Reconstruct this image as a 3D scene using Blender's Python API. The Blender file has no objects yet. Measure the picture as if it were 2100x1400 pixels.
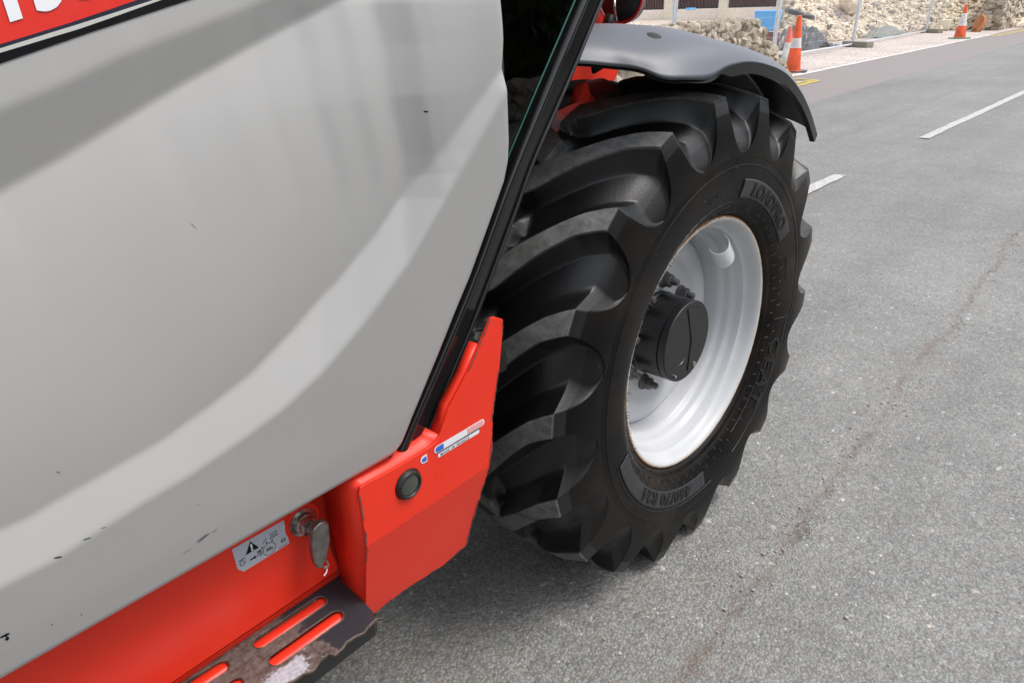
import bpy, bmesh, math, random
from mathutils import Vector, Matrix, noise, Euler
random.seed(7)
D2R = math.pi / 180
scene = bpy.context.scene
COL = scene.collection

# ---------------------------------------------------------------- camera
cam_data = bpy.data.cameras.new('camera'); cam = bpy.data.objects.new('camera', cam_data); COL.objects.link(cam)
YAW, PITCH, ROLL = .7309473, .43782515, .02690175
_f = Vector((math.cos(PITCH) * math.cos(YAW), math.cos(PITCH) * math.sin(YAW), -math.sin(PITCH)))
_r = Vector((math.sin(YAW), -math.cos(YAW), 0)); _d = _f.cross(_r)
_r2 = _r * math.cos(ROLL) + _d * math.sin(ROLL); _d2 = -_r * math.sin(ROLL) + _d * math.cos(ROLL)
_m = Matrix((_r2, -_d2, -_f)).transposed().to_4x4(); _m.translation = Vector((-1.51341, -.91634, 1.38506))
cam.matrix_world = _m
cam_data.sensor_width = 36; cam_data.lens = 1453.5 / 2100 * 36
cam_data.clip_start = .02; cam_data.clip_end = 900
scene.camera = cam

# ---------------------------------------------------------------- sky and sun
SUN_EL, SUN_AZ = 60, -60          # azimuth of the sun seen from the scene, degrees from +X
world = bpy.data.worlds.new('World'); scene.world = world; world.use_nodes = True
wn, wl = world.node_tree.nodes, world.node_tree.links
wn.clear()
sky = wn.new('ShaderNodeTexSky'); sky.sky_type = 'NISHITA'; sky.sun_disc = False
sky.sun_elevation = SUN_EL * D2R; sky.sun_rotation = (90 - SUN_AZ) * D2R
sky.air_density = 1.0; sky.dust_density = 2.0; sky.ozone_density = 1.0
hsv = wn.new('ShaderNodeHueSaturation'); hsv.inputs['Saturation'].default_value = .28
bg = wn.new('ShaderNodeBackground'); bg.inputs['Strength'].default_value = .15
wo = wn.new('ShaderNodeOutputWorld')
wl.new(sky.outputs[0], hsv.inputs['Color']); wl.new(hsv.outputs[0], bg.inputs[0]); wl.new(bg.outputs[0], wo.inputs[0])
sun_d = bpy.data.lights.new('sun', 'SUN'); sun_d.energy = 1.0; sun_d.angle = 22 * D2R; sun_d.color = (1, .95, .88)
sun = bpy.data.objects.new('sun', sun_d); COL.objects.link(sun)
_sd = Vector((math.cos(SUN_EL * D2R) * math.cos(SUN_AZ * D2R), math.cos(SUN_EL * D2R) * math.sin(SUN_AZ * D2R), math.sin(SUN_EL * D2R)))
sun.rotation_euler = _sd.to_track_quat('Z', 'Y').to_euler()
sun.location = _sd * 20
vs = scene.view_settings
scene.display_settings.display_device = 'sRGB'
vs.view_transform = 'Standard'; vs.look = 'None'; vs.exposure = .92; vs.gamma = 1; vs.use_curve_mapping = False

# measured outlines of the machine, metres (X along the machine, Z up)
DC = {'S1': [(-1.4362, 0.9259), (-1.4084, 0.9256), (-1.367, 0.9326), (-1.3117, 0.9413), (-1.263, 0.9487), (-1.2083, 0.9636), (-1.1466, 0.984),
        (-1.086, 1.0141), (-1.0073, 1.0616), (-0.9417, 1.11), (-0.8866, 1.1599), (-0.8253, 1.226), (-0.7739, 1.2761), (-0.7262, 1.3167)],
 'S2': [(-1.4549, 0.8776), (-1.4075, 0.8776), (-1.3608, 0.8869), (-1.3028, 0.897), (-1.2528, 0.9028), (-1.1866, 0.9179), (-1.1276, 0.9342),
        (-1.0662, 0.963), (-0.9997, 1.0087), (-0.9205, 1.0741), (-0.8499, 1.1553), (-0.8025, 1.2089), (-0.7677, 1.2482), (-0.7295, 1.2914)],
 'T1': [(-1.3206, 1.3153), (-1.2633, 1.3324), (-1.1993, 1.355), (-1.1347, 1.3724), (-1.0654, 1.3918), (-1.0347, 1.4011)],
 'T2': [(-1.3373, 1.2414), (-1.2767, 1.2644), (-1.2141, 1.2911), (-1.1403, 1.3214), (-1.0677, 1.3485), (-0.9793, 1.3811), (-0.9303, 1.4001)]}
DOOR_EDGE = [(-0.7318, 1.3967), (-0.7304, 1.3488), (-0.7354, 1.2866), (-0.724, 1.2115), (-0.723, 1.183), (-0.7286, 1.1533), (-0.7502, 1.1067), (-0.7751, 1.0546),
 (-0.7938, 1.0158), (-0.8179, 0.974), (-0.8569, 0.903), (-0.8846, 0.8552), (-0.9083, 0.8131), (-0.9265, 0.7744), (-0.9358, 0.7598)]
DOOR_BOT = [(-0.9475, 0.7545), (-1.0461, 0.7592), (-1.3009, 0.7617), (-1.4835, 0.7614)]
DECAL = {'black': [(-1.3093, 1.3524), (-1.225, 1.3756), (-1.1216, 1.4019)],
 'light': [(-1.3067, 1.361), (-1.2364, 1.3781), (-1.1503, 1.4022)],
 'navy': [(-1.3058, 1.3645), (-1.2397, 1.3812), (-1.1586, 1.4022)],
 'redbot': [(-1.3043, 1.3679), (-1.2437, 1.3833), (-1.1748, 1.4024)]}
DIGITS = [(-1.296, 1.3941), (-1.287, 1.3944), (-1.2782, 1.3891), (-1.2687, 1.3913), (-1.2632, 1.3931), (-1.2381, 1.4028), (-1.2329, 1.4061), (-1.2093, 1.413)]
MARKS = {'a': [(-0.8617, 1.2665), (-0.8558, 1.2653)],
 'b': [(-1.4053, 0.8804), (-1.3983, 0.878)],
 'c': [(-1.3758, 0.8853), (-1.3685, 0.8841)],
 'd': [(-1.2629, 0.8015), (-1.2486, 0.8046)],
 'e': [(-1.2621, 0.7983), (-1.2455, 0.8041)],
 'f': [(-1.2812, 0.794), (-1.2706, 0.7953)],
 'g': [(-1.2425, 0.8019), (-1.2357, 0.8047)],
 'h': [(-1.4704, 0.8168), (-1.4622, 0.816)],
 'i': [(-1.3329, 0.8789), (-1.329, 0.8777)],
 'j': [(-1.2535, 0.8562), (-1.2525, 0.8548)],
 'k': [(-1.3747, 0.9648), (-1.3719, 0.9614)],
 'l': [(-1.4653, 0.8127), (-1.4658, 0.8085)],
 'm': [(-1.4662, 0.8159), (-1.4643, 0.811)],
 'n': [(-1.3985, 0.7892), (-1.3985, 0.7866)],
 'o': [(-1.4268, 0.7979), (-1.4259, 0.7955)],
 'pp': [(-0.8954, 1.1806), (-0.8861, 1.1738)],
 'q': [(-0.9765, 1.2367), (-0.9794, 1.2104)],
 'r': [(-0.7572, 1.3069), (-0.7548, 1.3004)],
 's': [(-1.1785, 1.1818), (-1.1742, 1.1745)],
 't': [(-1.3572, 0.8892), (-1.3518, 0.8874)]}
PILLAR_L = [(-0.9184, 0.7421), (-0.747, 0.9646), (-0.6412, 1.1235), (-0.54, 1.2618), (-0.4383, 1.3965)]
PILLAR_R = [(-0.8568, 0.7382), (-0.7858, 0.8338), (-0.7469, 0.8849), (-0.7007, 0.9503), (-0.6208, 1.0682), (-0.5672, 1.1499), (-0.4999, 1.2344),
 (-0.4494, 1.2977), (-0.3764, 1.396)]
GLASSLINE = [(-0.6339, 1.1639), (-0.5595, 1.261), (-0.4535, 1.3967)]
HANDLE = [(-0.4348, 1.4051), (-0.4564, 1.3789), (-0.478, 1.3513), (-0.4875, 1.3264), (-0.4889, 1.3163)]
PLATE_UP = [(-1.0263, 0.7378), (-1.0223, 0.7463), (-1.0122, 0.7467), (-0.9546, 0.7436), (-0.8835, 0.7449), (-0.868, 0.7484), (-0.8568, 0.7569),
 (-0.8326, 0.7977), (-0.7871, 0.8424), (-0.7269, 0.9198), (-0.7173, 0.9192), (-0.697, 0.9079), (-0.6964, 0.8922), (-0.7013, 0.869), (-0.71, 0.8196),
 (-0.7239, 0.771), (-0.7328, 0.7242), (-0.7361, 0.6639), (-0.7502, 0.6214)]
PLATE_LOW = [(-0.7512, 0.5926), (-0.7573, 0.5743), (-0.765, 0.5327), (-0.7742, 0.4895), (-0.7774, 0.4487), (-0.8403, 0.4406), (-0.9036, 0.4497),
 (-0.9535, 0.4541), (-0.9992, 0.4518)]
PLATE_FLANGE_END = [(-0.7358, 0.8503), (-0.7705, 0.7924)]
STICKER = [(-1.1879, 0.6857), (-1.1025, 0.6841), (-1.1005, 0.638), (-1.1807, 0.6372)]
TRI = [(-1.1697, 0.6641), (-1.1599, 0.6814), (-1.1496, 0.6643)]
SYM = {'arrow': [(-1.1657, 0.652), (-1.1557, 0.6497)],
 'icon1': [(-1.1495, 0.6521)],
 'icon2': [(-1.178, 0.6541)],
 'icon3': [(-1.1095, 0.6507)],
 'icon4': [(-1.1224, 0.6725)],
 'line': [(-1.1301, 0.6673), (-1.1152, 0.666)],
 'line2': [(-1.1206, 0.6419), (-1.1021, 0.6391)],
 't30': [(-1.1336, 0.6488)]}
ISO = [(-1.0697, 0.6645), (-1.0494, 0.6605), (-1.0528, 0.6011), (-1.0453, 0.5889)]
LAMP = [(-0.9337, 0.7015), (-0.9083, 0.6938), (-0.9301, 0.724)]
FLAG = [(-0.8728, 0.7397), (-0.8675, 0.7265), (-0.7573, 0.727), (-0.7578, 0.7392), (-0.8521, 0.7368), (-0.8041, 0.734), (-0.8648, 0.7193), (-0.769, 0.7187)]
FLAG2 = [(-0.8974, 0.7299)]
STEP_IN = [(-1.3065, -0.0356), (-1.0058, -0.04)]
STEP_END = [(-1.0058, -0.04), (-1.0224, -0.0872), (-1.025, -0.1305), (-1.0287, -0.1607)]
STEP_OUT = [(-1.0349, -0.1675), (-1.0276, -0.1763), (-1.0269, -0.1828), (-1.0343, -0.1757), (-1.0499, -0.1776), (-1.0655, -0.1826), (-1.0781, -0.1783),
 (-1.0945, -0.1763), (-1.1049, -0.1813), (-1.1209, -0.1825), (-1.1265, -0.1725), (-1.1422, -0.1738), (-1.1577, -0.1813), (-1.1737, -0.175),
 (-1.1851, -0.174), (-1.1985, -0.1705)]
SLOTS = [[(-1.1935, -0.074), (-1.061, -0.0756)], [(-1.1955, -0.1219), (-1.0621, -0.1235)], [(-1.3375, -0.0621), (-1.2337, -0.073)],
 [(-1.3365, -0.1136), (-1.2352, -0.1176)]]
FE = [(-0.534, -0.2, 1.3047), (-0.4513, -0.2, 1.2963), (-0.3752, -0.2, 1.2865), (-0.384, -0.25, 1.2752), (-0.2904, -0.25, 1.2672),
 (-0.1862, -0.25, 1.2592), (-0.1175, -0.25, 1.2719), (-0.0304, -0.25, 1.2743), (0.0683, -0.25, 1.2641), (0.1826, -0.25, 1.237),
 (0.2879, -0.25, 1.1874), (0.3724, -0.25, 1.1331), (0.4458, -0.25, 1.0698)]
FC2 = [(-0.3836, -0.225, 1.2854), (-0.3371, -0.225, 1.3022), (-0.2536, -0.225, 1.3205), (-0.1603, -0.225, 1.3247), (-0.0543, -0.225, 1.3148),
 (0.0676, -0.225, 1.2919), (0.2127, -0.225, 1.2466), (0.3578, -0.225, 1.174), (0.4484, -0.225, 1.1108)]
FHOLE = [(-0.2496, -0.1576, 1.345)]
RED_EDGE = [(0.489, 0.4, 1.196), (0.494, 0.4, 1.376), (0.217, 0.4, 1.129), (0.474, 0.4, 1.175)]
GUARD = [(-0.1916, 0.9408), (-0.1418, 1.0416), (-0.0733, 1.1131), (-0.0134, 1.1417), (0.0382, 1.1603), (0.0983, 1.1653), (0.1041, 1.188), (0.1392, 1.2009),
 (0.2321, 1.1995), (0.2768, 1.1882), (0.3027, 1.1782), (0.4026, 1.1722), (0.4479, 1.1834), (0.5206, 1.1706), (0.573, 0.7831)]
def _ip(x, pts):
    if x <= pts[0][0]:
        a, b = pts[0], pts[1]
    elif x >= pts[-1][0]:
        a, b = pts[-2], pts[-1]
    else:
        for i in range(len(pts) - 1):
            if pts[i][0] <= x <= pts[i + 1][0]:
                a, b = pts[i], pts[i + 1]; break
    return a[1] + (b[1] - a[1]) * (x - a[0]) / (b[0] - a[0])
def _ss(t):
    t = max(0., min(1., t)); return t * t * (3 - 2 * t)
def door_slope(X, z, C):
    """d(outward)/d(down) of the pressed door skin at (X, z)."""
    t1, t2, s1, s2 = (_ip(X, C[k]) for k in ('T1', 'T2', 'S1', 'S2'))
    up = .10
    m = _ss((t1 + .006 - z) / .012)                 # into the upper recess facet
    v = up + (-.30 - up) * m
    span = max(.05, t2 - s1)
    q = max(0., min(1., (t2 - z) / span))           # bulging main panel
    main = .34 - .44 * q ** .9
    m = _ss((t2 + .004 - z) / .008); v = v + (main - v) * m
    m = _ss((s1 + .004 - z) / .007); v = v + (.40 - v) * m
    low = -.13 - .07 * _ss((.84 - z) / .06)
    m = _ss((s2 + .005 - z) / .010); v = v + (low - v) * m
    return v
DOOR_Y0, DOOR_Z0 = -.150, .745
def door_y(X, z, C, n=60):
    """Y of the skin: integrate the slope up from the bottom edge."""
    w = 0.; h = (z - DOOR_Z0) / n
    for i in range(n):
        w -= door_slope(X, DOOR_Z0 + (i + .5) * h, C) * h
    return DOOR_Y0 - w

# ---------------------------------------------------------------- helpers
class NT:
    """small node-tree helper"""
    def __init__(s, name):
        s.m = bpy.data.materials.new(name); s.m.use_nodes = True
        s.t = s.m.node_tree; s.N = s.t.nodes; s.L = s.t.links; s.N.clear()
        s.out = s.N.new('ShaderNodeOutputMaterial'); s.b = s.N.new('ShaderNodeBsdfPrincipled')
        s.L.new(s.b.outputs[0], s.out.inputs['Surface'])
        s.tc = s.N.new('ShaderNodeTexCoord')
    def co(s): return s.tc.outputs['Object']
    def set(s, **k):
        for a, v in k.items():
            a = {'rough': 'Roughness', 'metal': 'Metallic', 'color': 'Base Color', 'spec': 'Specular IOR Level', 'coat': 'Coat Weight',
                 'coatr': 'Coat Roughness', 'trans': 'Transmission Weight', 'alpha': 'Alpha', 'normal': 'Normal', 'ior': 'IOR'}[a]
            s.put(s.b.inputs[a], v)
        return s
    def put(s, sock, v):
        if hasattr(v, 'is_linked') or hasattr(v, 'node'): s.L.new(v, sock)
        elif isinstance(v, (tuple, list)):
            v = tuple(v)
            if len(v) == 3 and len(sock.default_value) == 4: v = v + (1,)
            sock.default_value = v
        else: sock.default_value = v
    def noise(s, scale, detail=4, rough=.55, co=None, dist=0, stretch=None, color=False):
        n = s.N.new('ShaderNodeTexNoise'); n.inputs['Scale'].default_value = scale; n.inputs['Detail'].default_value = detail
        n.inputs['Roughness'].default_value = rough; n.inputs['Distortion'].default_value = dist
        c = co or s.co()
        if stretch:
            mp = s.N.new('ShaderNodeMapping'); mp.inputs['Scale'].default_value = stretch; s.L.new(c, mp.inputs[0]); c = mp.outputs[0]
        s.L.new(c, n.inputs['Vector'])
        return n.outputs['Color' if color else 'Fac']
    def vor(s, scale, feat='F1', co=None, out='Distance', rnd=1):
        n = s.N.new('ShaderNodeTexVoronoi'); n.feature = feat; n.inputs['Scale'].default_value = scale
        n.inputs['Randomness'].default_value = rnd
        s.L.new(co or s.co(), n.inputs['Vector']); return n.outputs[out]
    def ramp(s, fac, pts, interp='LINEAR'):
        n = s.N.new('ShaderNodeValToRGB'); cr = n.color_ramp; cr.interpolation = interp
        while len(cr.elements) < len(pts): cr.elements.new(.5)
        for e, (p, c) in zip(cr.elements, pts):
            e.position = p; e.color = (c, c, c, 1) if not isinstance(c, (tuple, list)) else tuple(c) + (1,)
        s.L.new(fac, n.inputs[0]); return n.outputs['Color']
    def mix(s, fac, a, b, mode='MIX'):
        n = s.N.new('ShaderNodeMix'); n.data_type = 'RGBA'; n.blend_type = mode
        s.put(n.inputs[0], fac); s.put(n.inputs[6], a); s.put(n.inputs[7], b); return n.outputs[2]
    def math(s, op, a, b=None, clamp=False):
        n = s.N.new('ShaderNodeMath'); n.operation = op; n.use_clamp = clamp
        s.put(n.inputs[0], a)
        if b is not None: s.put(n.inputs[1], b)
        return n.outputs[0]
    def sep(s, co=None):
        n = s.N.new('ShaderNodeSeparateXYZ'); s.L.new(co or s.co(), n.inputs[0]); return n.outputs
    def bump(s, h, strength=.5, dist=.002, prev=None):
        n = s.N.new('ShaderNodeBump'); n.inputs['Strength'].default_value = strength; n.inputs['Distance'].default_value = dist
        s.put(n.inputs['Height'], h)
        if prev: s.L.new(prev, n.inputs['Normal'])
        return n.outputs[0]
    def attr(s, name):
        n = s.N.new('ShaderNodeAttribute'); n.attribute_name = name; return n.outputs['Fac']
    def info_random(s):
        n = s.N.new('ShaderNodeObjectInfo'); return n.outputs['Random']

def mesh_obj(name, verts, faces, mat=None, parent=None, smooth=False, loc=None):
    me = bpy.data.meshes.new(name); me.from_pydata([tuple(v) for v in verts], [], faces); me.update()
    if smooth: me.polygons.foreach_set('use_smooth', [True] * len(me.polygons))
    o = bpy.data.objects.new(name, me); COL.objects.link(o)
    if mat: me.materials.append(mat)
    if parent: o.parent = parent
    if loc: o.location = loc
    return o
def fix_normals(o):
    bm = bmesh.new(); bm.from_mesh(o.data); bmesh.ops.recalc_face_normals(bm, faces=bm.faces); bm.to_mesh(o.data); bm.free()
    return o
def sharp(o, deg=32):
    o.data.polygons.foreach_set('use_smooth', [True] * len(o.data.polygons))
    o.data.set_sharp_from_angle(angle=deg * D2R); return o
def bevel(o, w=.002, seg=2, deg=30):
    m = o.modifiers.new('bevel', 'BEVEL'); m.width = w; m.segments = seg; m.limit_method = 'ANGLE'; m.angle_limit = deg * D2R
    m.harden_normals = False
    return o
def empty(name, loc=(0, 0, 0), rz=0, **tags):
    o = bpy.data.objects.new(name, None); COL.objects.link(o); o.location = loc; o.rotation_euler = (0, 0, rz)
    o.empty_display_size = .1
    for k, v in tags.items(): o[k] = v
    return o
def tag(o, **k):
    for a, v in k.items(): o[a] = v
    return o
def poly_mesh(name, loops, thick, frame, mat, parent=None, bev=0, seg=2, smooth=True):
    """2D loops (first outer, rest holes) filled and extruded; frame maps (u,v,w) to 3D, w runs 0..thick"""
    cu = bpy.data.curves.new('tmp', 'CURVE'); cu.dimensions = '2D'; cu.fill_mode = 'BOTH'; cu.extrude = thick / 2
    for lp in loops:
        sp = cu.splines.new('POLY'); sp.points.add(len(lp) - 1); sp.use_cyclic_u = True
        for p, q in zip(sp.points, lp): p.co = (q[0], q[1], 0, 1)
    t = bpy.data.objects.new('tmp', cu); COL.objects.link(t)
    me = bpy.data.meshes.new_from_object(t.evaluated_get(bpy.context.evaluated_depsgraph_get()))
    bpy.data.objects.remove(t); bpy.data.curves.remove(cu)
    bm = bmesh.new(); bm.from_mesh(me)
    bmesh.ops.remove_doubles(bm, verts=bm.verts, dist=1e-5)
    for v in bm.verts: v.co = Vector(frame(v.co.x, v.co.y, v.co.z + thick / 2))
    bmesh.ops.recalc_face_normals(bm, faces=bm.faces)
    bm.to_mesh(me); bm.free(); me.name = name
    me.materials.clear(); me.materials.append(mat)
    o = bpy.data.objects.new(name, me); COL.objects.link(o)
    if parent: o.parent = parent
    if bev: bevel(o, bev, seg)
    if smooth: sharp(o, 35)
    return o
def XZ(y0):                              # plate standing along the machine: u=X, v=Z, thickness runs inwards (+Y)
    return lambda u, v, w: (u, y0 + w, v)
def box(name, lo, hi, mat, parent=None, bev=0, rz=0, c=None):
    x0, y0, z0 = lo; x1, y1, z1 = hi
    V = [(x0, y0, z0), (x1, y0, z0), (x1, y1, z0), (x0, y1, z0), (x0, y0, z1), (x1, y0, z1), (x1, y1, z1), (x0, y1, z1)]
    F = [(0, 3, 2, 1), (4, 5, 6, 7), (0, 1, 5, 4), (1, 2, 6, 5), (2, 3, 7, 6), (3, 0, 4, 7)]
    o = mesh_obj(name, V, F, mat, parent)
    if bev: bevel(o, bev); sharp(o, 40)
    return o
def tube_data(pts, r, n=12, caps=True):
    pts = [Vector(p) for p in pts]; V = []; F = []
    rr = r if isinstance(r, (list, tuple)) else [r] * len(pts)
    up = None
    for i, p in enumerate(pts):
        t = (pts[min(i + 1, len(pts) - 1)] - pts[max(i - 1, 0)]).normalized()
        if up is None:
            a = Vector((0, 0, 1)) if abs(t.z) < .9 else Vector((1, 0, 0)); up = (a - t * a.dot(t)).normalized()
        else: up = (up - t * up.dot(t)).normalized()
        s = t.cross(up)
        for k in range(n):
            a = 2 * math.pi * k / n; V.append(p + (up * math.cos(a) + s * math.sin(a)) * rr[i])
    for i in range(len(pts) - 1):
        for k in range(n): F.append((i * n + k, i * n + (k + 1) % n, (i + 1) * n + (k + 1) % n, (i + 1) * n + k))
    if caps: F.append(tuple(range(n))[::-1]); F.append(tuple((len(pts) - 1) * n + k for k in range(n)))
    return V, F
def tube(name, pts, r, mat, parent=None, n=12):
    V, F = tube_data(pts, r, n); o = mesh_obj(name, V, F, mat, parent); return sharp(o, 50)
def smooth_path(pts, k=8):
    P = [Vector(p) for p in pts]; out = []
    for i in range(len(P) - 1):
        a, b, c, d = P[max(i - 1, 0)], P[i], P[i + 1], P[min(i + 2, len(P) - 1)]
        for j in range(k):
            t = j / k
            out.append(.5 * ((2 * b) + (c - a) * t + (2 * a - 5 * b + 4 * c - d) * t * t + (3 * b - a - 3 * c + d) * t ** 3))
    out.append(P[-1]); return out
def lathe(name, prof, mat, parent=None, n=96, deg=35, closed=False):
    """profile of (a, r): a outwards along local -Y"""
    V = []; F = []; m = len(prof)
    for i in range(n):
        c, s = math.cos(2 * math.pi * i / n), math.sin(2 * math.pi * i / n)
        for a, r in prof: V.append((r * c, -a, r * s))
    for i in range(n):
        j = (i + 1) % n
        for k in range(m if closed else m - 1):
            l = (k + 1) % m
            F.append((i * m + k, j * m + k, j * m + l, i * m + l))
    o = mesh_obj(name, V, F, mat, parent); bm = bmesh.new(); bm.from_mesh(o.data)
    bmesh.ops.remove_doubles(bm, verts=bm.verts, dist=1e-6); bmesh.ops.recalc_face_normals(bm, faces=bm.faces); bm.to_mesh(o.data); bm.free()
    return sharp(o, deg)
FONT = None
def text_mesh(body, size, extrude=0, bold=.0, shear=0, align='LEFT', spacing=1.0):
    cu = bpy.data.curves.new('txt', 'FONT'); cu.body = body; cu.size = size; cu.extrude = extrude; cu.offset = bold; cu.shear = shear
    cu.align_x = align; cu.space_character = spacing; cu.resolution_u = 4
    t = bpy.data.objects.new('txt', cu); COL.objects.link(t)
    me = bpy.data.meshes.new_from_object(t.evaluated_get(bpy.context.evaluated_depsgraph_get()))
    bpy.data.objects.remove(t); bpy.data.curves.remove(cu)
    return me
def text_obj(name, me, frame, mat, parent=None):
    for v in me.vertices: v.co = Vector(frame(v.co.x, v.co.y, v.co.z))
    me.name = name; me.materials.clear(); me.materials.append(mat)
    o = bpy.data.objects.new(name, me); COL.objects.link(o)
    if parent: o.parent = parent
    return o

# ---------------------------------------------------------------- materials
def simple(name, color, rough=.5, metal=0, spec=.5, var=.06, vs_=9, bumps=None, coat=0, coatr=.1):
    t = NT(name)
    n = t.noise(vs_, 5)
    c = t.mix(t.ramp(n, [(.3, 0), (.7, 1)]), tuple(x * (1 - var) for x in color), tuple(min(1, x * (1 + var)) for x in color))
    t.set(color=c, metal=metal, spec=spec, coat=coat, coatr=coatr)
    t.set(rough=t.ramp(t.noise(vs_ * 2.7, 4), [(.25, max(0, rough - .07)), (.75, min(1, rough + .07))]))
    if bumps: t.set(normal=t.bump(t.noise(bumps[0], 4), bumps[1], bumps[2]))
    return t
def m_asphalt():
    t = NT('asphalt')
    x, y, z = t.sep()
    co = t.co()
    # wheel side of the joint is a finer, darker lay; beyond it coarser stone shows
    edge = t.math('ADD', y, t.math('MULTIPLY', t.math('SUBTRACT', t.noise(1.7, 3, .5), .5), .12))
    side = t.ramp(t.math('MULTIPLY', t.math('ADD', edge, .43 + .5), 1.0), [(.46, 0), (.53, 1)])
    cell = t.vor(140, out='Color', co=co); d = t.vor(140, co=co)
    cellb = t.vor(82, out='Color', co=co); db = t.vor(82, co=co)
    g = t.ramp(t.sep(cell)[0], [(0, .19), (.45, .245), (.9, .285), (.99, .34), (1, .6)])
    gb = t.ramp(t.sep(cellb)[0], [(0, .20), (.5, .26), (.9, .30), (.99, .34), (1, .55)])
    stone = t.mix(t.ramp(t.sep(cellb)[1], [(.5, 0), (.6, 1)]), g, gb)
    tint = t.mix(t.ramp(t.sep(cellb)[2], [(.0, 0), (1, 1)]), (1.07, 1.0, .92), (.97, 1.01, .99))
    stone = t.mix(1, stone, tint, 'MULTIPLY')
    gap = t.ramp(d, [(.28, 1), (.65, .66)])
    c = t.mix(1, stone, gap, 'MULTIPLY')
    big = t.ramp(t.noise(.55, 5, .6), [(.3, .84), (.7, 1.14)])
    mid = t.ramp(t.noise(5, 5, .65), [(.25, .88), (.75, 1.12)])
    c = t.mix(1, c, big, 'MULTIPLY'); c = t.mix(1, c, mid, 'MULTIPLY')
    tracks = t.ramp(t.noise(1.0, 4, .6, stretch=(.12, 2.2, 1)), [(.35, .92), (.65, 1.08)])
    c = t.mix(1, c, tracks, 'MULTIPLY')
    # reddish soil in the worn joint running along the road
    wob = t.math('MULTIPLY', t.math('SUBTRACT', t.noise(1.3, 5, .65), .5), .16)
    wob2 = t.math('MULTIPLY', t.math('SUBTRACT', t.noise(14, 3, .6), .5), .05)
    jd = t.math('ABSOLUTE', t.math('ADD', t.math('ADD', t.math('ADD', y, .425), wob), wob2))
    jm = t.math('MULTIPLY', t.ramp(jd, [(.0, 1), (.006, .8), (.022, 0)]), t.ramp(t.noise(7, 4, .7), [(.38, .15), (.62, 1)]))
    c = t.mix(t.math('MULTIPLY', jm, .7), c, (.13, .095, .075))
    soil = t.math('MULTIPLY', t.ramp(jd, [(.0, .5), (.16, 0)]), t.ramp(t.noise(3.5, 6, .7), [(.45, 0), (.7, 1)]))
    c = t.mix(t.math('MULTIPLY', soil, .4), c, (.30, .23, .19))
    stain = t.ramp(t.noise(2.2, 6, .7, co=co), [(.62, 0), (.75, .35)])
    c = t.mix(stain, c, (.28, .23, .19))
    # second thin joint further out, and the seam to the plum coloured strip by the far kerb
    yy = t.math('ADD', y, t.math('MULTIPLY', t.math('SUBTRACT', t.noise(.8, 3), .5), .08))
    strip = t.ramp(t.math('SUBTRACT', yy, 2.85), [(.24, 0), (.27, 1)])
    c = t.mix(strip, c, t.mix(t.ramp(d, [(.2, 1), (.6, .7)]), (.165, .138, .134), (.27, .235, .228)))
    jm2 = t.ramp(t.math('ABSOLUTE', t.math('SUBTRACT', yy, 1.72)), [(.0, .35), (.02, 0)])
    c = t.mix(jm2, c, (.13, .125, .12))
    h = t.math('ADD', t.ramp(d, [(.0, 1), (.7, 0)]), t.math('MULTIPLY', t.ramp(db, [(0, 1), (.8, 0)]), t.math('MULTIPLY', side, .0)))
    h = t.math('ADD', h, t.math('MULTIPLY', t.noise(220, 3), .6))
    h = t.math('SUBTRACT', h, t.math('MULTIPLY', jm, 1.2))
    h = t.math('ADD', h, t.math('MULTIPLY', t.ramp(db, [(0, 1), (.8, 0)]), .8))
    t.set(color=c, rough=t.ramp(t.noise(30, 4), [(.3, .56), (.7, .72)]), spec=.5, normal=t.bump(h, .6, .003))
    return t.m
def m_rubber():
    t = NT('tyre_rubber')
    lug = t.attr('lugtop'); side = t.attr('sidewall')
    base = t.mix(t.ramp(t.noise(6, 5), [(.3, 0), (.7, 1)]), (.0028, .0028, .0032), (.0055, .0055, .006))
    dust = t.ramp(t.noise(5, 6, .7), [(.35, 0), (.75, 1)])
    x, y, z = t.sep()
    c = t.mix(t.math('MULTIPLY', t.math('MULTIPLY', side, dust), t.ramp(t.noise(2.2, 3), [(.35, .0), (.7, .6)])), base, (.085, .062, .042))
    wear = t.mix(t.ramp(t.noise(60, 6, .7), [(.3, 0), (.7, 1)]), (.12, .12, .118), (.24, .238, .23))
    streak = t.ramp(t.noise(25, 4, .6, stretch=(1, .25, 1)), [(.3, .55), (.7, 1)])
    c = t.mix(t.math('MULTIPLY', lug, streak), c, wear)
    r = t.mix(lug, t.ramp(t.noise(9, 5, .6), [(.25, .33), (.75, .47)]), (.9, .9, .9))
    r = t.mix(t.math('MULTIPLY', side, .8), r, (.42, .42, .42))
    h = t.math('ADD', t.noise(180, 4), t.math('MULTIPLY', t.noise(16, 3), .8))
    h2 = t.math('MULTIPLY', t.noise(320, 4, .7), t.math('MULTIPLY', lug, 2.5))
    t.set(color=c, rough=r, spec=t.mix(t.math('MAXIMUM', side, lug), (.50, .50, .50), (.12, .12, .12)), normal=t.bump(t.math('ADD', h, h2), .3, .0014))
    return t.m
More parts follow.
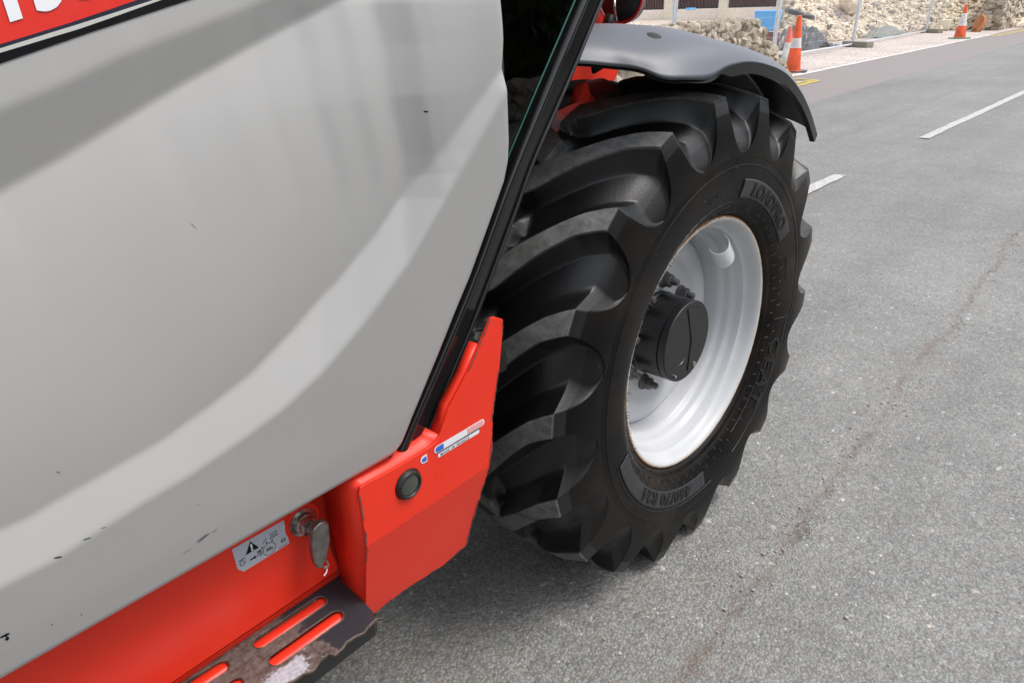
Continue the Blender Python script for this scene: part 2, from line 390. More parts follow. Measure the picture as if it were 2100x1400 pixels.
def m_rim():
    t = NT('rim_paint')
    x, y, z = t.sep()
    rr = t.math('SQRT', t.math('ADD', t.math('MULTIPLY', x, x), t.math('MULTIPLY', z, z)))
    wob = t.math('ADD', rr, t.math('MULTIPLY', t.math('SUBTRACT', t.noise(22, 6, .75), .5), .016))
    rust = t.ramp(t.math('MULTIPLY', t.math('SUBTRACT', wob, .310), 40), [(.42, 0), (.54, 1)])
    lightr = t.ramp(t.math('MULTIPLY', t.math('SUBTRACT', wob, .310), 40), [(.18, 0), (.42, .6)])
    c = t.mix(t.ramp(t.noise(7, 5), [(.3, 0), (.7, 1)]), (.52, .53, .55), (.57, .58, .60))
    c = t.mix(lightr, c, (.60, .46, .30)); c = t.mix(rust, c, t.mix(t.noise(70, 4), (.16, .06, .02), (.36, .18, .07)))
    t.set(color=c, rough=t.mix(rust, (.40, .40, .40), (.8, .8, .8)), spec=.5, normal=t.bump(t.noise(120, 3), .08, .0008))
    return t.m
def m_red(name='red_paint', rough=.3):
    t = NT(name)
    c = t.mix(t.ramp(t.noise(3.5, 5), [(.3, 0), (.7, 1)]), (.74, .030, .012), (.80, .038, .017))
    scr = t.ramp(t.noise(55, 6, .75), [(.735, 0), (.76, 1)])
    scr = t.math('MULTIPLY', scr, t.ramp(t.noise(4, 2), [(.5, 0), (.65, 1)]))
    c = t.mix(t.math('MULTIPLY', scr, .5), c, (.55, .22, .16))
    t.set(color=c, rough=t.ramp(t.noise(14, 4), [(.3, rough - .04), (.7, rough + .1)]), spec=.3, normal=t.bump(t.math('ADD', t.noise(240, 2), t.math('MULTIPLY', t.noise(5, 2), 4)), .05, .0008))
    return t.m
def m_door():
    t = NT('beige_grey_paint')
    c = t.mix(t.ramp(t.noise(2.5, 4), [(.3, 0), (.7, 1)]), (.358, .354, .348), (.376, .372, .366))
    dirt = t.ramp(t.noise(120, 5, .8), [(.76, 0), (.80, 1)])
    c = t.mix(t.math('MULTIPLY', dirt, .25), c, (.2, .17, .13))
    pk = t.ramp(t.vor(26), [(.02, 1), (.035, 0)]); c = t.mix(t.math('MULTIPLY', t.math('MULTIPLY', pk, t.ramp(t.noise(3, 3), [(.5, 0), (.6, 1)])), .35), c, (.12, .10, .08))
    film = t.ramp(t.noise(1.6, 6, .7), [(.35, 0), (.75, .09)]); c = t.mix(film, c, (.33, .29, .24))
    t.set(color=c, rough=t.ramp(t.noise(10, 4), [(.3, .31), (.7, .38)]), spec=.42, normal=t.bump(t.noise(380, 2), .04, .0005))
    return t.m
def m_glass():
    t = NT('tinted_glass')
    t.N.remove(t.b)
    tr = t.N.new('ShaderNodeBsdfTransparent'); tr.inputs[0].default_value = (.30, .36, .33, 1)
    gl = t.N.new('ShaderNodeBsdfGlossy'); gl.inputs['Roughness'].default_value = .01
    fr = t.N.new('ShaderNodeFresnel'); fr.inputs[0].default_value = 1.5
    mx = t.N.new('ShaderNodeMixShader'); t.L.new(fr.outputs[0], mx.inputs[0]); t.L.new(tr.outputs[0], mx.inputs[1]); t.L.new(gl.outputs[0], mx.inputs[2])
    t.L.new(mx.outputs[0], t.out.inputs['Surface']); return t.m
def m_step():
    t = NT('worn_step_steel')
    x, y, z = t.sep()
    n = t.noise(28, 6, .7)
    # zones of wear: rubbed bare along the tread, paint left at the inner back and outer right corner
    wx = t.math('ADD', t.math('MULTIPLY', t.math('ADD', x, 1.11), 6.0), t.math('MULTIPLY', t.math('SUBTRACT', n, .5), 1.1))
    paint = (.030, .033, .040)
    bare_br = t.mix(t.ramp(t.noise(90, 6, .75), [(.3, 0), (.7, 1)]), (.045, .022, .016), (.20, .165, .15))
    silver = t.mix(t.ramp(t.noise(160, 5, .7), [(.3, 0), (.7, 1)]), (.36, .40, .45), (.74, .79, .84))
    mx = t.ramp(t.math('ADD', wx, .5), [(.38, 1), (.44, 0)])          # bare to the left
    c = t.mix(mx, paint, bare_br)
    oy = t.math('ADD', t.math('MULTIPLY', t.math('ADD', y, .140), -14), t.math('MULTIPLY', t.math('SUBTRACT', n, .5), 1.2))
    ox = t.math('ADD', t.math('MULTIPLY', t.math('ADD', x, 1.15), -7), t.math('MULTIPLY', t.math('SUBTRACT', n, .5), 1.4))
    sv = t.math('MULTIPLY', t.ramp(oy, [(.0, 0), (.12, 1)]), t.ramp(ox, [(.0, 0), (.1, 1)]))
    c = t.mix(sv, c, silver)
    met = t.math('MULTIPLY', sv, .35)
    t.set(color=c, metal=met, rough=t.mix(mx, t.mix(sv, (.38, .38, .38), (.4, .4, .4)), (.45, .45, .45)), spec=.5,
          normal=t.bump(t.math('ADD', t.noise(110, 5, .7), t.math('MULTIPLY', n, 2)), .35, .002))
    return t.m
def m_fender():
    t = NT('fender_plastic')
    c = t.mix(t.ramp(t.noise(4, 5), [(.3, 0), (.7, 1)]), (.062, .069, .090), (.076, .084, .108))
    t.set(color=c, rough=.52, spec=.9, coat=.3, coatr=.5, normal=t.bump(t.noise(500, 2), .12, .0005)); return t.m
def m_stone(name, dark, light, tint=(1, 1, 1), sc=9):
    t = NT(name)
    r = t.info_random()
    c = t.mix(r, dark, light)
    n = t.noise(sc, 6, .7)
    c = t.mix(1, c, t.ramp(n, [(.25, .65), (.75, 1.25)]), 'MULTIPLY')
    c = t.mix(t.math('MULTIPLY', t.ramp(t.noise(sc * .6, 5), [(.55, 0), (.7, 1)]), .35), c, tuple(.5 * a for a in dark))
    t.set(color=c, rough=.9, spec=.2, normal=t.bump(t.noise(sc * 3, 6, .7), .6, .02)); return t.m
def m_gravel(name, a, b, sc, bd=.02):
    t = NT(name)
    cell = t.vor(sc, out='Color'); d = t.vor(sc)
    c = t.mix(t.sep(cell)[0], a, b)
    c = t.mix(1, c, t.ramp(d, [(.2, 1), (.75, .5)]), 'MULTIPLY')
    c = t.mix(1, c, t.ramp(t.noise(.8, 5, .6), [(.3, .85), (.7, 1.15)]), 'MULTIPLY')
    t.set(color=c, rough=.95, spec=.2, normal=t.bump(t.ramp(d, [(0, 1), (.8, 0)]), .5, bd)); return t.m
M = dict(
    asphalt=m_asphalt(), rubber=m_rubber(), rim=m_rim(), red=m_red(), door=m_door(), glass=m_glass(), step=m_step(), fender=m_fender(),
    black=simple('black_paint', (.014, .014, .015), .32, bumps=(220, .08, .0006)).m,
    gloss=simple('gloss_black', (.012, .012, .013), .14).m,
    hub=simple('hub_black', (.008, .0085, .009), .34, bumps=(90, .2, .0008)).m,
    seal=simple('rubber_seal', (.012, .012, .012), .5).m,
    zinc=simple('dirty_steel', (.21, .20, .19), .38, .85, bumps=(80, .3, .0008), var=.3, vs_=60).m,
    nut=simple('greasy_steel', (.115, .105, .105), .5, .3, bumps=(120, .5, .001), var=.5, vs_=50).m,
    chrome=simple('bright_steel', (.42, .41, .39), .24, .95, var=.2, vs_=70).m,
    guard=simple('guard_paint', (.74, .75, .77), .35).m,
    white=simple('white_paint', (.62, .63, .65), .4).m,
    decal_w=simple('decal_white', (.74, .75, .78), .35, var=.02).m,
    decal_g=simple('sticker_grey', (.44, .47, .53), .33, var=.04).m,
    decal_b=simple('decal_blue', (.03, .13, .55), .35, var=.02).m,
    decal_n=simple('decal_navy', (.012, .010, .028), .3, var=.02).m,
    decal_l=simple('decal_pale', (.47, .48, .44), .35, var=.02).m,
    decal_k=simple('decal_black', (.006, .006, .007), .3, spec=.15, var=.02).m,
    decal_r=simple('decal_red', (.66, .022, .012), .3, var=.02).m,
    decal_p=simple('decal_pink', (.75, .36, .36), .35, var=.02).m,
    red2=simple('lamp_red', (.38, .008, .006), .12, coat=.5).m,
    matt=simple('matt_black', (.006, .006, .006), .9, spec=.0).m,
    dark=simple('dark_interior', (.011, .012, .010), .6).m,
    lens=simple('lamp_lens', (.035, .045, .03), .08, coat=1).m,
    tick=simple('mould_tick', (.10, .095, .09), .6).m,
    label=simple('raised_label', (.022, .024, .028), .40, var=.25, vs_=40).m,
    letter=simple('raised_letter', (.006, .006, .006), .6, var=.3, vs_=40).m,
    edge=simple('chipped_steel', (.12, .09, .07), .6, .3, var=.6, vs_=90, bumps=(90, .6, .002)).m,
    belt=simple('belt_grey', (.22, .23, .20), .55).m,
    bluetub=simple('blue_plastic', (.10, .42, .85), .45).m,
    orange=simple('cone_orange', (.80, .11, .03), .55, var=.3, vs_=5).m,
    oldorange=simple('faded_cone', (.80, .17, .12), .6, var=.15).m,
    conew=simple('cone_white', (.66, .64, .61), .6, var=.25, vs_=7).m,
    green=simple('green_foot', (.03, .30, .16), .6).m,
    galv=simple('galvanised', (.60, .63, .66), .42, .4, var=.12).m,
    concrete=simple('concrete', (.26, .24, .19), .9, var=.2, vs_=14, bumps=(40, .5, .01)).m,
    cream=simple('cream_post', (.78, .72, .58), .8).m,
    barn=simple('barn_red', (.17, .045, .035), .8, var=.3).m,
    barndark=simple('barn_dark', (.05, .045, .045), .9).m,
    plastic=simple('black_sheet', (.035, .037, .04), .35).m,
    timber=simple('grey_timber', (.36, .34, .31), .85).m,
    yellow=simple('road_yellow', (.62, .48, .12), .8, var=.2).m,
    pale=simple('pale_bank', (.90, .80, .70), .95, var=.1).m,
    walls=m_stone('wall_stone', (.34, .29, .23), (.66, .58, .48), sc=16),
    mortar=m_stone('wall_mortar', (.30, .26, .20), (.36, .31, .25), sc=6),
    rubble=m_stone('rubble_stone', (.74, .63, .49), (.90, .82, .69), sc=6),
    rubbled=m_stone('rubble_dark', (.22, .19, .16), (.36, .32, .28), sc=6),
    rubbleb=m_gravel('rubble_earth', (.62, .50, .37), (.84, .73, .58), 5, .08),
    gravel=m_gravel('pale_gravel', (.58, .48, .44), (.86, .77, .71), 22, .02),
    sand=m_gravel('sandy_yard', (.62, .50, .41), (.80, .69, .59), 9, .03),
    soil=simple('dry_soil', (.14, .085, .05), .9, var=.4, vs_=80).m,
    leaf=simple('hedge_leaf', (.045, .075, .022), .5, var=.4, vs_=2).m,
)
def m_linepaint():
    t = NT('worn_line_paint')
    n = t.noise(60, 6, .75)
    c = t.mix(t.ramp(n, [(.38, 0), (.5, 1)]), (.24, .235, .23), (.68, .66, .64))
    d = t.vor(115)
    c = t.mix(1, c, t.ramp(d, [(.25, 1), (.6, .7)]), 'MULTIPLY')
    t.set(color=c, rough=.75, normal=t.bump(t.ramp(d, [(0, 1), (.7, 0)]), .4, .003)); return t.m
M['line'] = m_linepaint()

# ================================================================ SETTING: road, paths, yard
def sheet(name, pts, z, mat, sub=None):
    o = mesh_obj(name, [(x, y, z) for x, y in pts], [tuple(range(len(pts)))], mat); return tag(o, kind='structure')
# asphalt: one sheet, fine near the camera so that it can undulate slightly
def road():
    xs = [-300, -120, -50, -20, -10, -5] + [-2 + .25 * i for i in range(41)] + [10, 14, 20, 30, 45, 80, 160, 400]
    ys = [-60, -25, -12, -6, -3] + [-2 + .25 * i for i in range(25)] + [5.02]
    V = []; F = []
    for x in xs:
        for y in ys:
            z = 0
            if abs(x) < 8 and -2 < y < 4: z = .004 * (noise.noise(Vector((x * .9, y * .9, 3))))- .002
            V.append((x, y, z if not (-.9 < x < .9 and -.3 < y < .6) else -.001))
    n = len(ys)
    for i in range(len(xs) - 1):
        for j in range(n - 1): F.append((i * n + j, (i + 1) * n + j, (i + 1) * n + j + 1, i * n + j + 1))
    return tag(mesh_obj('road', V, F, M['asphalt'], smooth=True), kind='structure')
road()
# gravel footway and yard beyond the far road edge
def yard():
    V = []; F = []
    xs = [-60, -20, 0, 6, 10] + [12 + .5 * i for i in range(60)] + [44, 52, 70, 110, 250, 400]
    def ragged(x): return 5.02 + .06 * noise.noise(Vector((x * .7, 0, 1)))
    ys = [0, .12, .8, 1.6, 2.6, 3.4, 5, 9, 15, 24, 34, 60, 200]
    for x in xs:
        for k, dy in enumerate(ys):
            y = 5.0 + dy if k else ragged(x)
            z = .012 if k else .004
            if dy > 4: z = .012 + .45 * min(1, max(0, (dy - 4) / 26))
            V.append((x, y, z))
    n = len(ys)
    for i in range(len(xs) - 1):
        for j in range(n - 1): F.append((i * n + j, (i + 1) * n + j, (i + 1) * n + j + 1, i * n + j + 1))
    me = mesh_obj('gravel_footway', V, F, M['gravel'], smooth=True)
    me.data.materials.append(M['sand'])
    for p in me.data.polygons:
        if p.center.y > 9.5: p.material_index = 1
    tag(me, kind='structure')
yard()
def strip(name, line, w, z, mat, n=24, rag=.008, **tg):
    """painted band along a polyline with slightly ragged edges"""
    V = []; F = []
    for i in range(n + 1):
        f = i / n * (len(line) - 1); k = min(int(f), len(line) - 2); u = f - k
        a, b = Vector(line[k]), Vector(line[k + 1]); p = a.lerp(b, u); t = (b - a).normalized(); s = Vector((-t.y, t.x))
        for sg in (-1, 1):
            q = p + s * (sg * w / 2 + random.uniform(-rag, rag)); V.append((q.x, q.y, z))
    for i in range(n): F.append((2 * i, 2 * i + 2, 2 * i + 3, 2 * i + 1))
    return tag(mesh_obj(name, V, F, mat), kind='structure')
strip('centre_line', [(-2.6, 1.22), (-.6, 1.2)], .10, .006, M['line'])
strip('centre_line', [(2.1, 1.13), (5.05, 1.055)], .10, .006, M['line'])
strip('centre_line', [(7.40, .965), (13.2, .79)], .10, .006, M['line'], 40)
strip('centre_line', [(16.2, .72), (19.2, .66)], .10, .006, M['line'])
strip('road_edge_line', [(13.6, 4.99), (20, 4.98), (30, 5.0), (34, 5.0)], .13, .006, M['conew'], 60, .02)
strip('road_edge_line', [(-20, 4.98), (8, 4.98), (12.6, 4.98)], .1, .006, M['line'], 40, .02)
for a, b in (((11.0, 4.15), (13.2, 4.20)), ((13.2, 4.20), (13.35, 4.86)), ((11.9, 4.42), (13.1, 4.30)), ((13.3, 4.82), (11.8, 4.84)), ((12.3, 4.8), (12.9, 4.25))):
    strip('yellow_hatching', [a, b], .09, .0085 if a[0] < 12 else .011, M['yellow'], 10, .006)
for off in (0, -.22):
    strip('yellow_line', [(33.0, 4.80 + off), (60, 4.45 + off)], .09, .006, M['yellow'], 30, .006)

# ================================================================ TELEHANDLER
T = empty('telehandler', (0, 0, 0), label='red telehandler with a beige grey cab door, black fender and large lugged tyre', category='telehandler')
_telehandler = T
PSI = -.0374
# ---- wheel -------------------------------------------------------------
def ip(x, pts): return _ip(x, pts)
DELTA = [(-.035, 18.6), (0, 16.5), (.035, 14.4), (.065, 11.7), (.1, 8.7), (.133, 5.8), (.167, 3.0), (.2, 1.0), (.22, 0)]
WIDTH = [(-.035, 7.0), (.05, 6.4), (.11, 5.0), (.167, 4.4), (.22, 4.7)]
CARC = [(0, .590), (.04, .590), (.08, .588), (.12, .583), (.155, .574), (.185, .560), (.205, .543), (.219, .523), (.229, .503), (.2355, .485), (.2385, .470),
        (.2400, .452), (.2402, .434), (.2390, .414), (.2365, .394), (.232, .374), (.2245, .357), (.2160, .346), (.2125, .343), (.2115, .339), (.2085, .334), (.203, .330), (.199, .327), (.194, .322)]
def _fine(P, k):
    Q = smooth_path([(a, r, 0) for a, r in P], k); return [(q.x, q.y) for q in Q]
def build_tyre_mesh():
    # cross-section rows: (kind, base point, lug point, a used for skew, t on side)
    half = []
    NT_ = 44
    base_tread = _fine([(-.04, .590)] + CARC[:8], 12)[12:-12]; base_tread = [(a, r - .004) for a, r in base_tread]
    def carc_tread(u):      # u 0..1 -> centre to shoulder
        f = u * (len(base_tread) - 1); k = min(int(f), len(base_tread) - 2); w = f - k
        a, b = base_tread[k], base_tread[k + 1]
        return (a[0] + (b[0] - a[0]) * w, a[1] + (b[1] - a[1]) * w)
    us = [i / NT_ for i in range(NT_ + 1)]
    us[-1] = 1
    for u in us:
        a = .219 * u; L = (a, .628 - .030 * u ** 2.2)
        half.append((carc_tread(u), L, a, 0))
    # side of the lugs down to the moulding line
    NS = 26
    side = [(a, r - .004 * max(0, (r - .47) / .073)) for a, r in _fine([(.185, .560), (.205, .543), (.219, .523), (.229, .503), (.2355, .485), (.2385, .470), (.2400, .452)], 8)[8:-8]]
    for i in range(1, NS + 1):
        t = i / NS; f = t * (len(side) - 1); k = min(int(f), len(side) - 2); w = f - k
        B = (side[k][0] + (side[k + 1][0] - side[k][0]) * w, side[k][1] + (side[k + 1][1] - side[k][1]) * w)
        L = (.2195 + (.2395 - .2195) * math.sin(t * math.pi / 2) ** 1.0, .596 + (.476 - .596) * t)
        if i == 1: L = (.2200, .5925)
        half.append((B, L, .219, t))
    rest = CARC[11:]
    prev = (.2387, .470)
    # fine moulding rings
    ring = [(.2393, .4685), (.2393, .4665), (.2385, .4655), (.2402, .4500), (.2412, .4490), (.2412, .4475), (.2402, .4465)] 
    for q in ring: half.append((q, q, .219, 2))
    for a, b in zip(rest[:-1], rest[1:]):
        for w in (0, .5):
            q = (a[0] + (b[0] - a[0]) * w, a[1] + (b[1] - a[1]) * w)
            if q[1] < .446: half.append((q, q, .219, 2))
    half.append((rest[-1], rest[-1], .219, 2))
    rows = [(-1, h) for h in half[::-1]] + [(1, h) for h in half[1:]]
    NC = 1440; per = NC // 18; step = 360 / NC
    PH1 = 132.9; PH2 = 132.9 - 8.5
    FWL, FWT = 6.2, 2.2
    def warp(p, c, hw, FWL):
        # nominal columns (lug top 0..5, flanks 3.5 wide) onto the real edges of the lug in this row
        hw = min(hw, 8.9)
        kn = [(-7.5, -7.5), (-4.5, max(c - hw - FWL, -7.3)), (0, max(c - hw, -7.0)), (5, min(c + hw, 12.0)), (8.0, min(c + hw + FWT, 12.3)), (12.5, 12.5)]
        for a_, b_ in zip(kn[:-1], kn[1:]):
            if p <= b_[0] + 1e-9: return a_[1] + (b_[1] - a_[1]) * (p - a_[0]) / (b_[0] - a_[0])
        return p
    def lugmask(phi, aa, t):
        """phi: angle from the lug's leading edge (skewed), aa: axial position, signed towards own shoulder"""
        w = ip(aa, WIDTH); hw = w / 2; c = w / 2
        if t > 0 and t <= 1:
            hw = hw + 1.1 * t + 6.8 * (1 - math.sqrt(max(0, 1 - t ** 2.6)))
        sd = (phi - c + 10) % 20 - 10; d = abs(sd) - hw
        fw, pw = (FWL * (1 - .5 * max(0, min(1, t * 1.6))), 1.55) if sd < 0 else (FWT, 1.7)
        m = 1 if d <= 0 else (max(0, 1 - d / fw)) ** pw
        if aa < -.020: m *= max(0, 1 - (-.020 - aa) / .014) ** 1.5
        return m, d
    V = []; lug = []; sw = []
    nr = len(rows)
    for ri, (sg, (B, L, a, t)) in enumerate(rows):
        skew = ip(a, DELTA) if t == 0 else 0.0
        for k in range(NC):
            base = PH1 + k * step
            ph_ = PH1 if sg > 0 else PH2
            if t <= 1:
                w_ = ip(a, WIDTH); hw_ = w_ / 2 + (1.1 * t + 6.8 * (1 - math.sqrt(max(0, 1 - t ** 2.6))) if t > 0 else 0)
                p_ = (base - ph_ + 7.5) % 20 - 7.5
                q_ = warp(p_, w_ / 2, hw_, FWL * (1 - .5 * max(0, min(1, t * 1.6))))
                base += (q_ - p_) * (_ss(a / .012) if t == 0 else (1 if t < .6 else _ss((1 - t) / .4)))
            th = base + skew                     # degrees
            m = 1.; top = 0
            if t <= 1:
                ax = a
                # own-side lug
                ph = PH1 if sg > 0 else PH2
                m1, d1 = lugmask(base - ph, ax, t)
                m2 = 0; d2 = 9
                if t == 0 and a < .036:          # nose of the lug from the other side
                    oph = PH2 if sg > 0 else PH1
                    m2, d2 = lugmask(th - ip(-a, DELTA) - oph, -a, 0)
                m = max(m1, m2)
                top = 1 if (m > .97 and t == 0) else 0
            r = B[1] + (L[1] - B[1]) * m; x = B[0] + (L[0] - B[0]) * m
            # slight rubber irregularity on worn crests
            c, s = math.cos(th * D2R), math.sin(th * D2R)
            V.append((r * c, -sg * x, r * s))
            lug.append(top if top and t == 0 and d_ok(d1 if m1 >= m2 else d2) else 0)
            sw.append(1.0 if t >= 2 or (t > .25 and m > .9) else (.4 if t > .25 else 0))
    F = []
    for ri in range(nr - 1):
        for k in range(NC):
            k2 = (k + 1) % NC
            F.append((ri * NC + k, ri * NC + k2, (ri + 1) * NC + k2, (ri + 1) * NC + k))
    me = bpy.data.meshes.new('tyre'); me.from_pydata(V, [], F); me.update()
    me.polygons.foreach_set('use_smooth', [True] * len(F))
    at = me.attributes.new('lugtop', 'FLOAT', 'POINT'); at.data.foreach_set('value', lug)
    at = me.attributes.new('sidewall', 'FLOAT', 'POINT'); at.data.foreach_set('value', sw)
    me.set_sharp_from_angle(angle=38 * D2R)
    me.materials.append(M['rubber'])
    return me
def d_ok(d): return d <= .05
tyre_me = build_tyre_mesh()
RIMPROF = [(.197, .3265), (.2005, .3262), (.2030, .3235), (.2030, .3185), (.2000, .3140), (.1930, .3095), (.184, .3060), (.172, .3030), (.166, .2985), (.163, .2915), (.156, .2895),
           (.146, .2885), (.139, .2860), (.1345, .2800), (.127, .2780), (.117, .2770), (.111, .2745), (.107, .2680), (.099, .2650), (.086, .2635), (.070, .2625), (.060, .2600), (.052, .2590), (-.06, .2590),
           (-.14, .285), (-.19, .30), (-.2, .3265)]
DISC = [(.058, .2592), (.064, .2550), (.070, .2450), (.0735, .2300), (.0745, .2120), (.0720, .1980), (.0660, .1880), (.0610, .1800), (.0600, .1700), (.0600, .0), ]
def make_wheel(parent, loc, rz, full=True):
    w = lathe('wheel', RIMPROF, M['rim'], parent, 128, 45); w.location = loc; w.rotation_euler = (0, 0, rz)
    disc = lathe('wheel_disc', DISC, M['rim'], w, 96, 45)
    o = bpy.data.objects.new('tyre', tyre_me); COL.objects.link(o); o.parent = w
    lathe('hub', [(.0605, .110), (.074, .110), (.076, .1075), (.140, .1075), (.1408, .1060), (.1415, .1035), (.1440, .1030), (.1450, .1075), (.1600, .1075), (.1625, .1050), (.1630, .0)], M['hub'], w, 96, 28)
    return w
wheel = make_wheel(T, (0, 0, .61), PSI)
AX = lambda r, deg, a: (r * math.cos(deg * D2R), -a, r * math.sin(deg * D2R))
# wheel nuts on studs
def nut(deg, r=.136):
    V = []; F = []
    def ring(a, rad, n, off=0):
        i0 = len(V)
        for k in range(n):
            q = 2 * math.pi * k / n + off; V.append((rad * math.cos(q), -a, rad * math.sin(q)))
        return i0
    n = 24
    prof = [(0, .0195), (.006, .0195), (.008, .0165), (.010, .0160)]
    rings = [ring(a, q, n) for a, q in prof]
    def hexr(a, s):
        i0 = len(V)
        for k in range(n):
            q = 2 * math.pi * k / n; rr = s / max(math.cos((q % (math.pi / 3)) - math.pi / 6), .01); V.append((rr * math.cos(q), -a, rr * math.sin(q)))
        return i0
    rings += [hexr(.0105, .0135), hexr(.024, .0135), ring(.0262, .0115, n), ring(.0265, .0082, n)]
    a = .0268
    while a < .040: rings += [ring(a, .0082, n), ring(a + .0009, .0074, n)]; a += .0018
    rings += [ring(a, .0080, n), ring(a + .002, .0055, n)]
    for i, j in zip(rings[:-1], rings[1:]):
        for k in range(n): F.append((i + k, i + (k + 1) % n, j + (k + 1) % n, j + k))
    F.append(tuple(rings[-1] + k for k in range(n)))
    return V, F
nV, nF = nut(0)
nme = None
for i in range(8):
    if nme is None:
        o = mesh_obj('wheel_nut', nV, nF, M['nut'], wheel); fix_normals(o); sharp(o, 30); nme = o.data
    else:
        o = bpy.data.objects.new('wheel_nut', nme); COL.objects.link(o); o.parent = wheel
    o.location = AX(.140, 31 + 45 * i, .060); o.rotation_euler = (0, i * .7, 0); o.scale = (1.12, 1.05, 1.12)
# two small cap screws on the hub face, curved casting marks
for deg, r, q in ((-122, .094, .0042), (-62, .088, .0075)):
    o = lathe('hub_screw', [(0, q), (.004, q), (.005, q * .7), (.005, 0)], M['chrome'], wheel, 20); o.location = AX(r, deg, .163)
# machined face: two flats and arcs
for cxy, rad, a0, a1 in (((-.030, -.028), .026, 235, 330), ((.055, .012), .024, 40, 150)):
    pts = [(cxy[0] + rad * math.cos(q * D2R), -.1634, cxy[1] + rad * math.sin(q * D2R)) for q in range(a0, a1, 6)]
    tube('casting_mark', pts, .0009, M['zinc'], wheel, 6)
o = poly_mesh('hub_plate', [[(-.012, .092), (.046, .080), (.074, .030), (.078, -.030), (.040, -.078), (.012, -.088), (.018, .0)]], .0022, lambda u, v, w: (u, -.1629 - w, v), M['hub'], wheel, .0006, 1)
# valve guard inside the rim: a bent white plate
def guard():
    V = []; F = []; n = 18; g = 52 * D2R
    E3_ = Vector((-math.cos(g), 0, -math.sin(g))); E1_ = Vector((math.sin(g), 0, -math.cos(g))); E2_ = Vector((0, -1, 0))
    E1_ = (E1_ * .95 + E3_ * .25).normalized()
    GC = Vector((.255 * math.cos(g), -.150, .255 * math.sin(g)))
    for i in range(n + 1):
        q = (-35 + 215 * i / n) * D2R
        for s in (0, 1):
            # half-tube opening clockwise; axis along the tangent
            V.append(tuple(GC + E1_ * (-.032 if s else .032) + E2_ * (.029 * math.sin(q) * (1.0 if s == 0 else .92)) + E3_ * (.030 * math.cos(q) + .002) + E1_ * ((.010 * math.sin(q)) if s else 0)))
    for i in range(n): F.append((2 * i, 2 * i + 2, 2 * i + 3, 2 * i + 1))
    o = mesh_obj('valve_guard', V, F, M['guard'], wheel, True)
    sm = o.modifiers.new('thick', 'SOLIDIFY'); sm.thickness = .003; bevel(o, .001)
    return o
vg = guard()
V = []; F = []
# rubber vent hairs round the bead
for i in range(210):
    deg = random.uniform(0, 360); rr = random.choice((.337, .340, .352))
    a = {.337: .2102, .340: .2118, .352: .221}[rr]
    b = Vector(AX(rr, deg, a)); ln = random.uniform(.005, .014)
    tdir = Vector((-math.cos(deg * D2R) * random.uniform(.5, 1) + random.uniform(-.3, .3), -random.uniform(.5, 1), -math.sin(deg * D2R) * random.uniform(.5, 1) + random.uniform(-.3, .3))).normalized()
    v, f = tube_data([b, b + tdir * ln * .6, b + tdir * ln + Vector((0, 0, -.001))], [.0006, .0005, .0003], 5)
    F += [tuple(i_ + len(V) for i_ in q) for q in f]; V += v
for i in range(300):
    deg = random.uniform(0, 360); rr = random.uniform(.36, .5)
    a = ip(-rr, sorted([(-r_, a_) for a_, r_ in CARC])) if True else .24
    b = Vector(AX(rr, deg, a)); ln = random.uniform(.002, .006)
    tdir = Vector((random.uniform(-.6, .6), -1, random.uniform(-.6, .6))).normalized()
    v, f = tube_data([b, b + tdir * ln], [.0005, .0003], 5)
    F += [tuple(i_ + len(V) for i_ in q) for q in f]; V += v
o = mesh_obj('vent_hairs', V, F, M['seal'], wheel); o['kind'] = 'stuff'
for i in range(96):
    deg = i * 3.75 + random.uniform(-.5, .5); V = []; F = []
    break
V = []; F = []
for i in range(120):
    deg = i * 3 + random.uniform(-.4, .4); r0_ = .349 if i % 2 else .366; L_ = random.uniform(.006, .012)
    a0_ = ip(-r0_, sorted([(-r_, a_) for a_, r_ in CARC])); a1_ = ip(-(r0_ + L_), sorted([(-r_, a_) for a_, r_ in CARC]))
    v, f = tube_data([AX(r0_, deg, a0_ + .0008), AX(r0_ + L_, deg + .5, a1_ + .0010)], [.0006, .0005], 5)
    F += [tuple(i_ + len(V) for i_ in q) for q in f]; V += v
o = mesh_obj('mould_ticks', V, F, M['tick'], wheel); o['kind'] = 'stuff'
# raised label panels and lettering following the sidewall
SIDE = sorted([(-r_, a_) for a_, r_ in CARC[8:]])
def side_a(r): return ip(-r, SIDE)
def band(name, d0, d1, r0, r1, off, mat):
    V = []; F = []; n = 60; m = 8
    for i in range(n + 1):
        d = d0 + (d1 - d0) * i / n
        for j in range(m + 1):
            rr = r0 + (r1 - r0) * j / m; V.append(AX(rr, d, side_a(rr) + off))
    k = len(V)
    for i in range(n):
        for j in range(m): F.append((i * (m + 1) + j, (i + 1) * (m + 1) + j, (i + 1) * (m + 1) + j + 1, i * (m + 1) + j + 1))
    o = mesh_obj(name, V, F, mat, wheel, True); s = o.modifiers.new('t', 'SOLIDIFY'); s.thickness = .0012; s.offset = 0
    return o
band('raised_label', 32.5, 82, .372, .4165, .0014, M['label'])
band('raised_label', 200, 273, .374, .4165, .0014, M['label'])
def sidetext(body, size, deg0, r0, off, mat, spacing=1.05, bold=.0012, name='raised_lettering', wscale=1.0):
    me = text_mesh(body, size, .0008, bold, spacing=spacing)
    bm = bmesh.new(); bm.from_mesh(me)
    bmesh.ops.subdivide_edges(bm, edges=[e for e in bm.edges if e.calc_length() > .008], cuts=2); bm.to_mesh(me); bm.free()
    def fr(x, y, z):
        rr = r0 + y; d = deg0 - (x * wscale / .395) / D2R
        return AX(rr, d, side_a(rr) + off + z)
    return text_obj(name, me, fr, mat, wheel)
sidetext('LOADPRO', .044, 74, .3785, .0032, M['letter'], wscale=1.18)
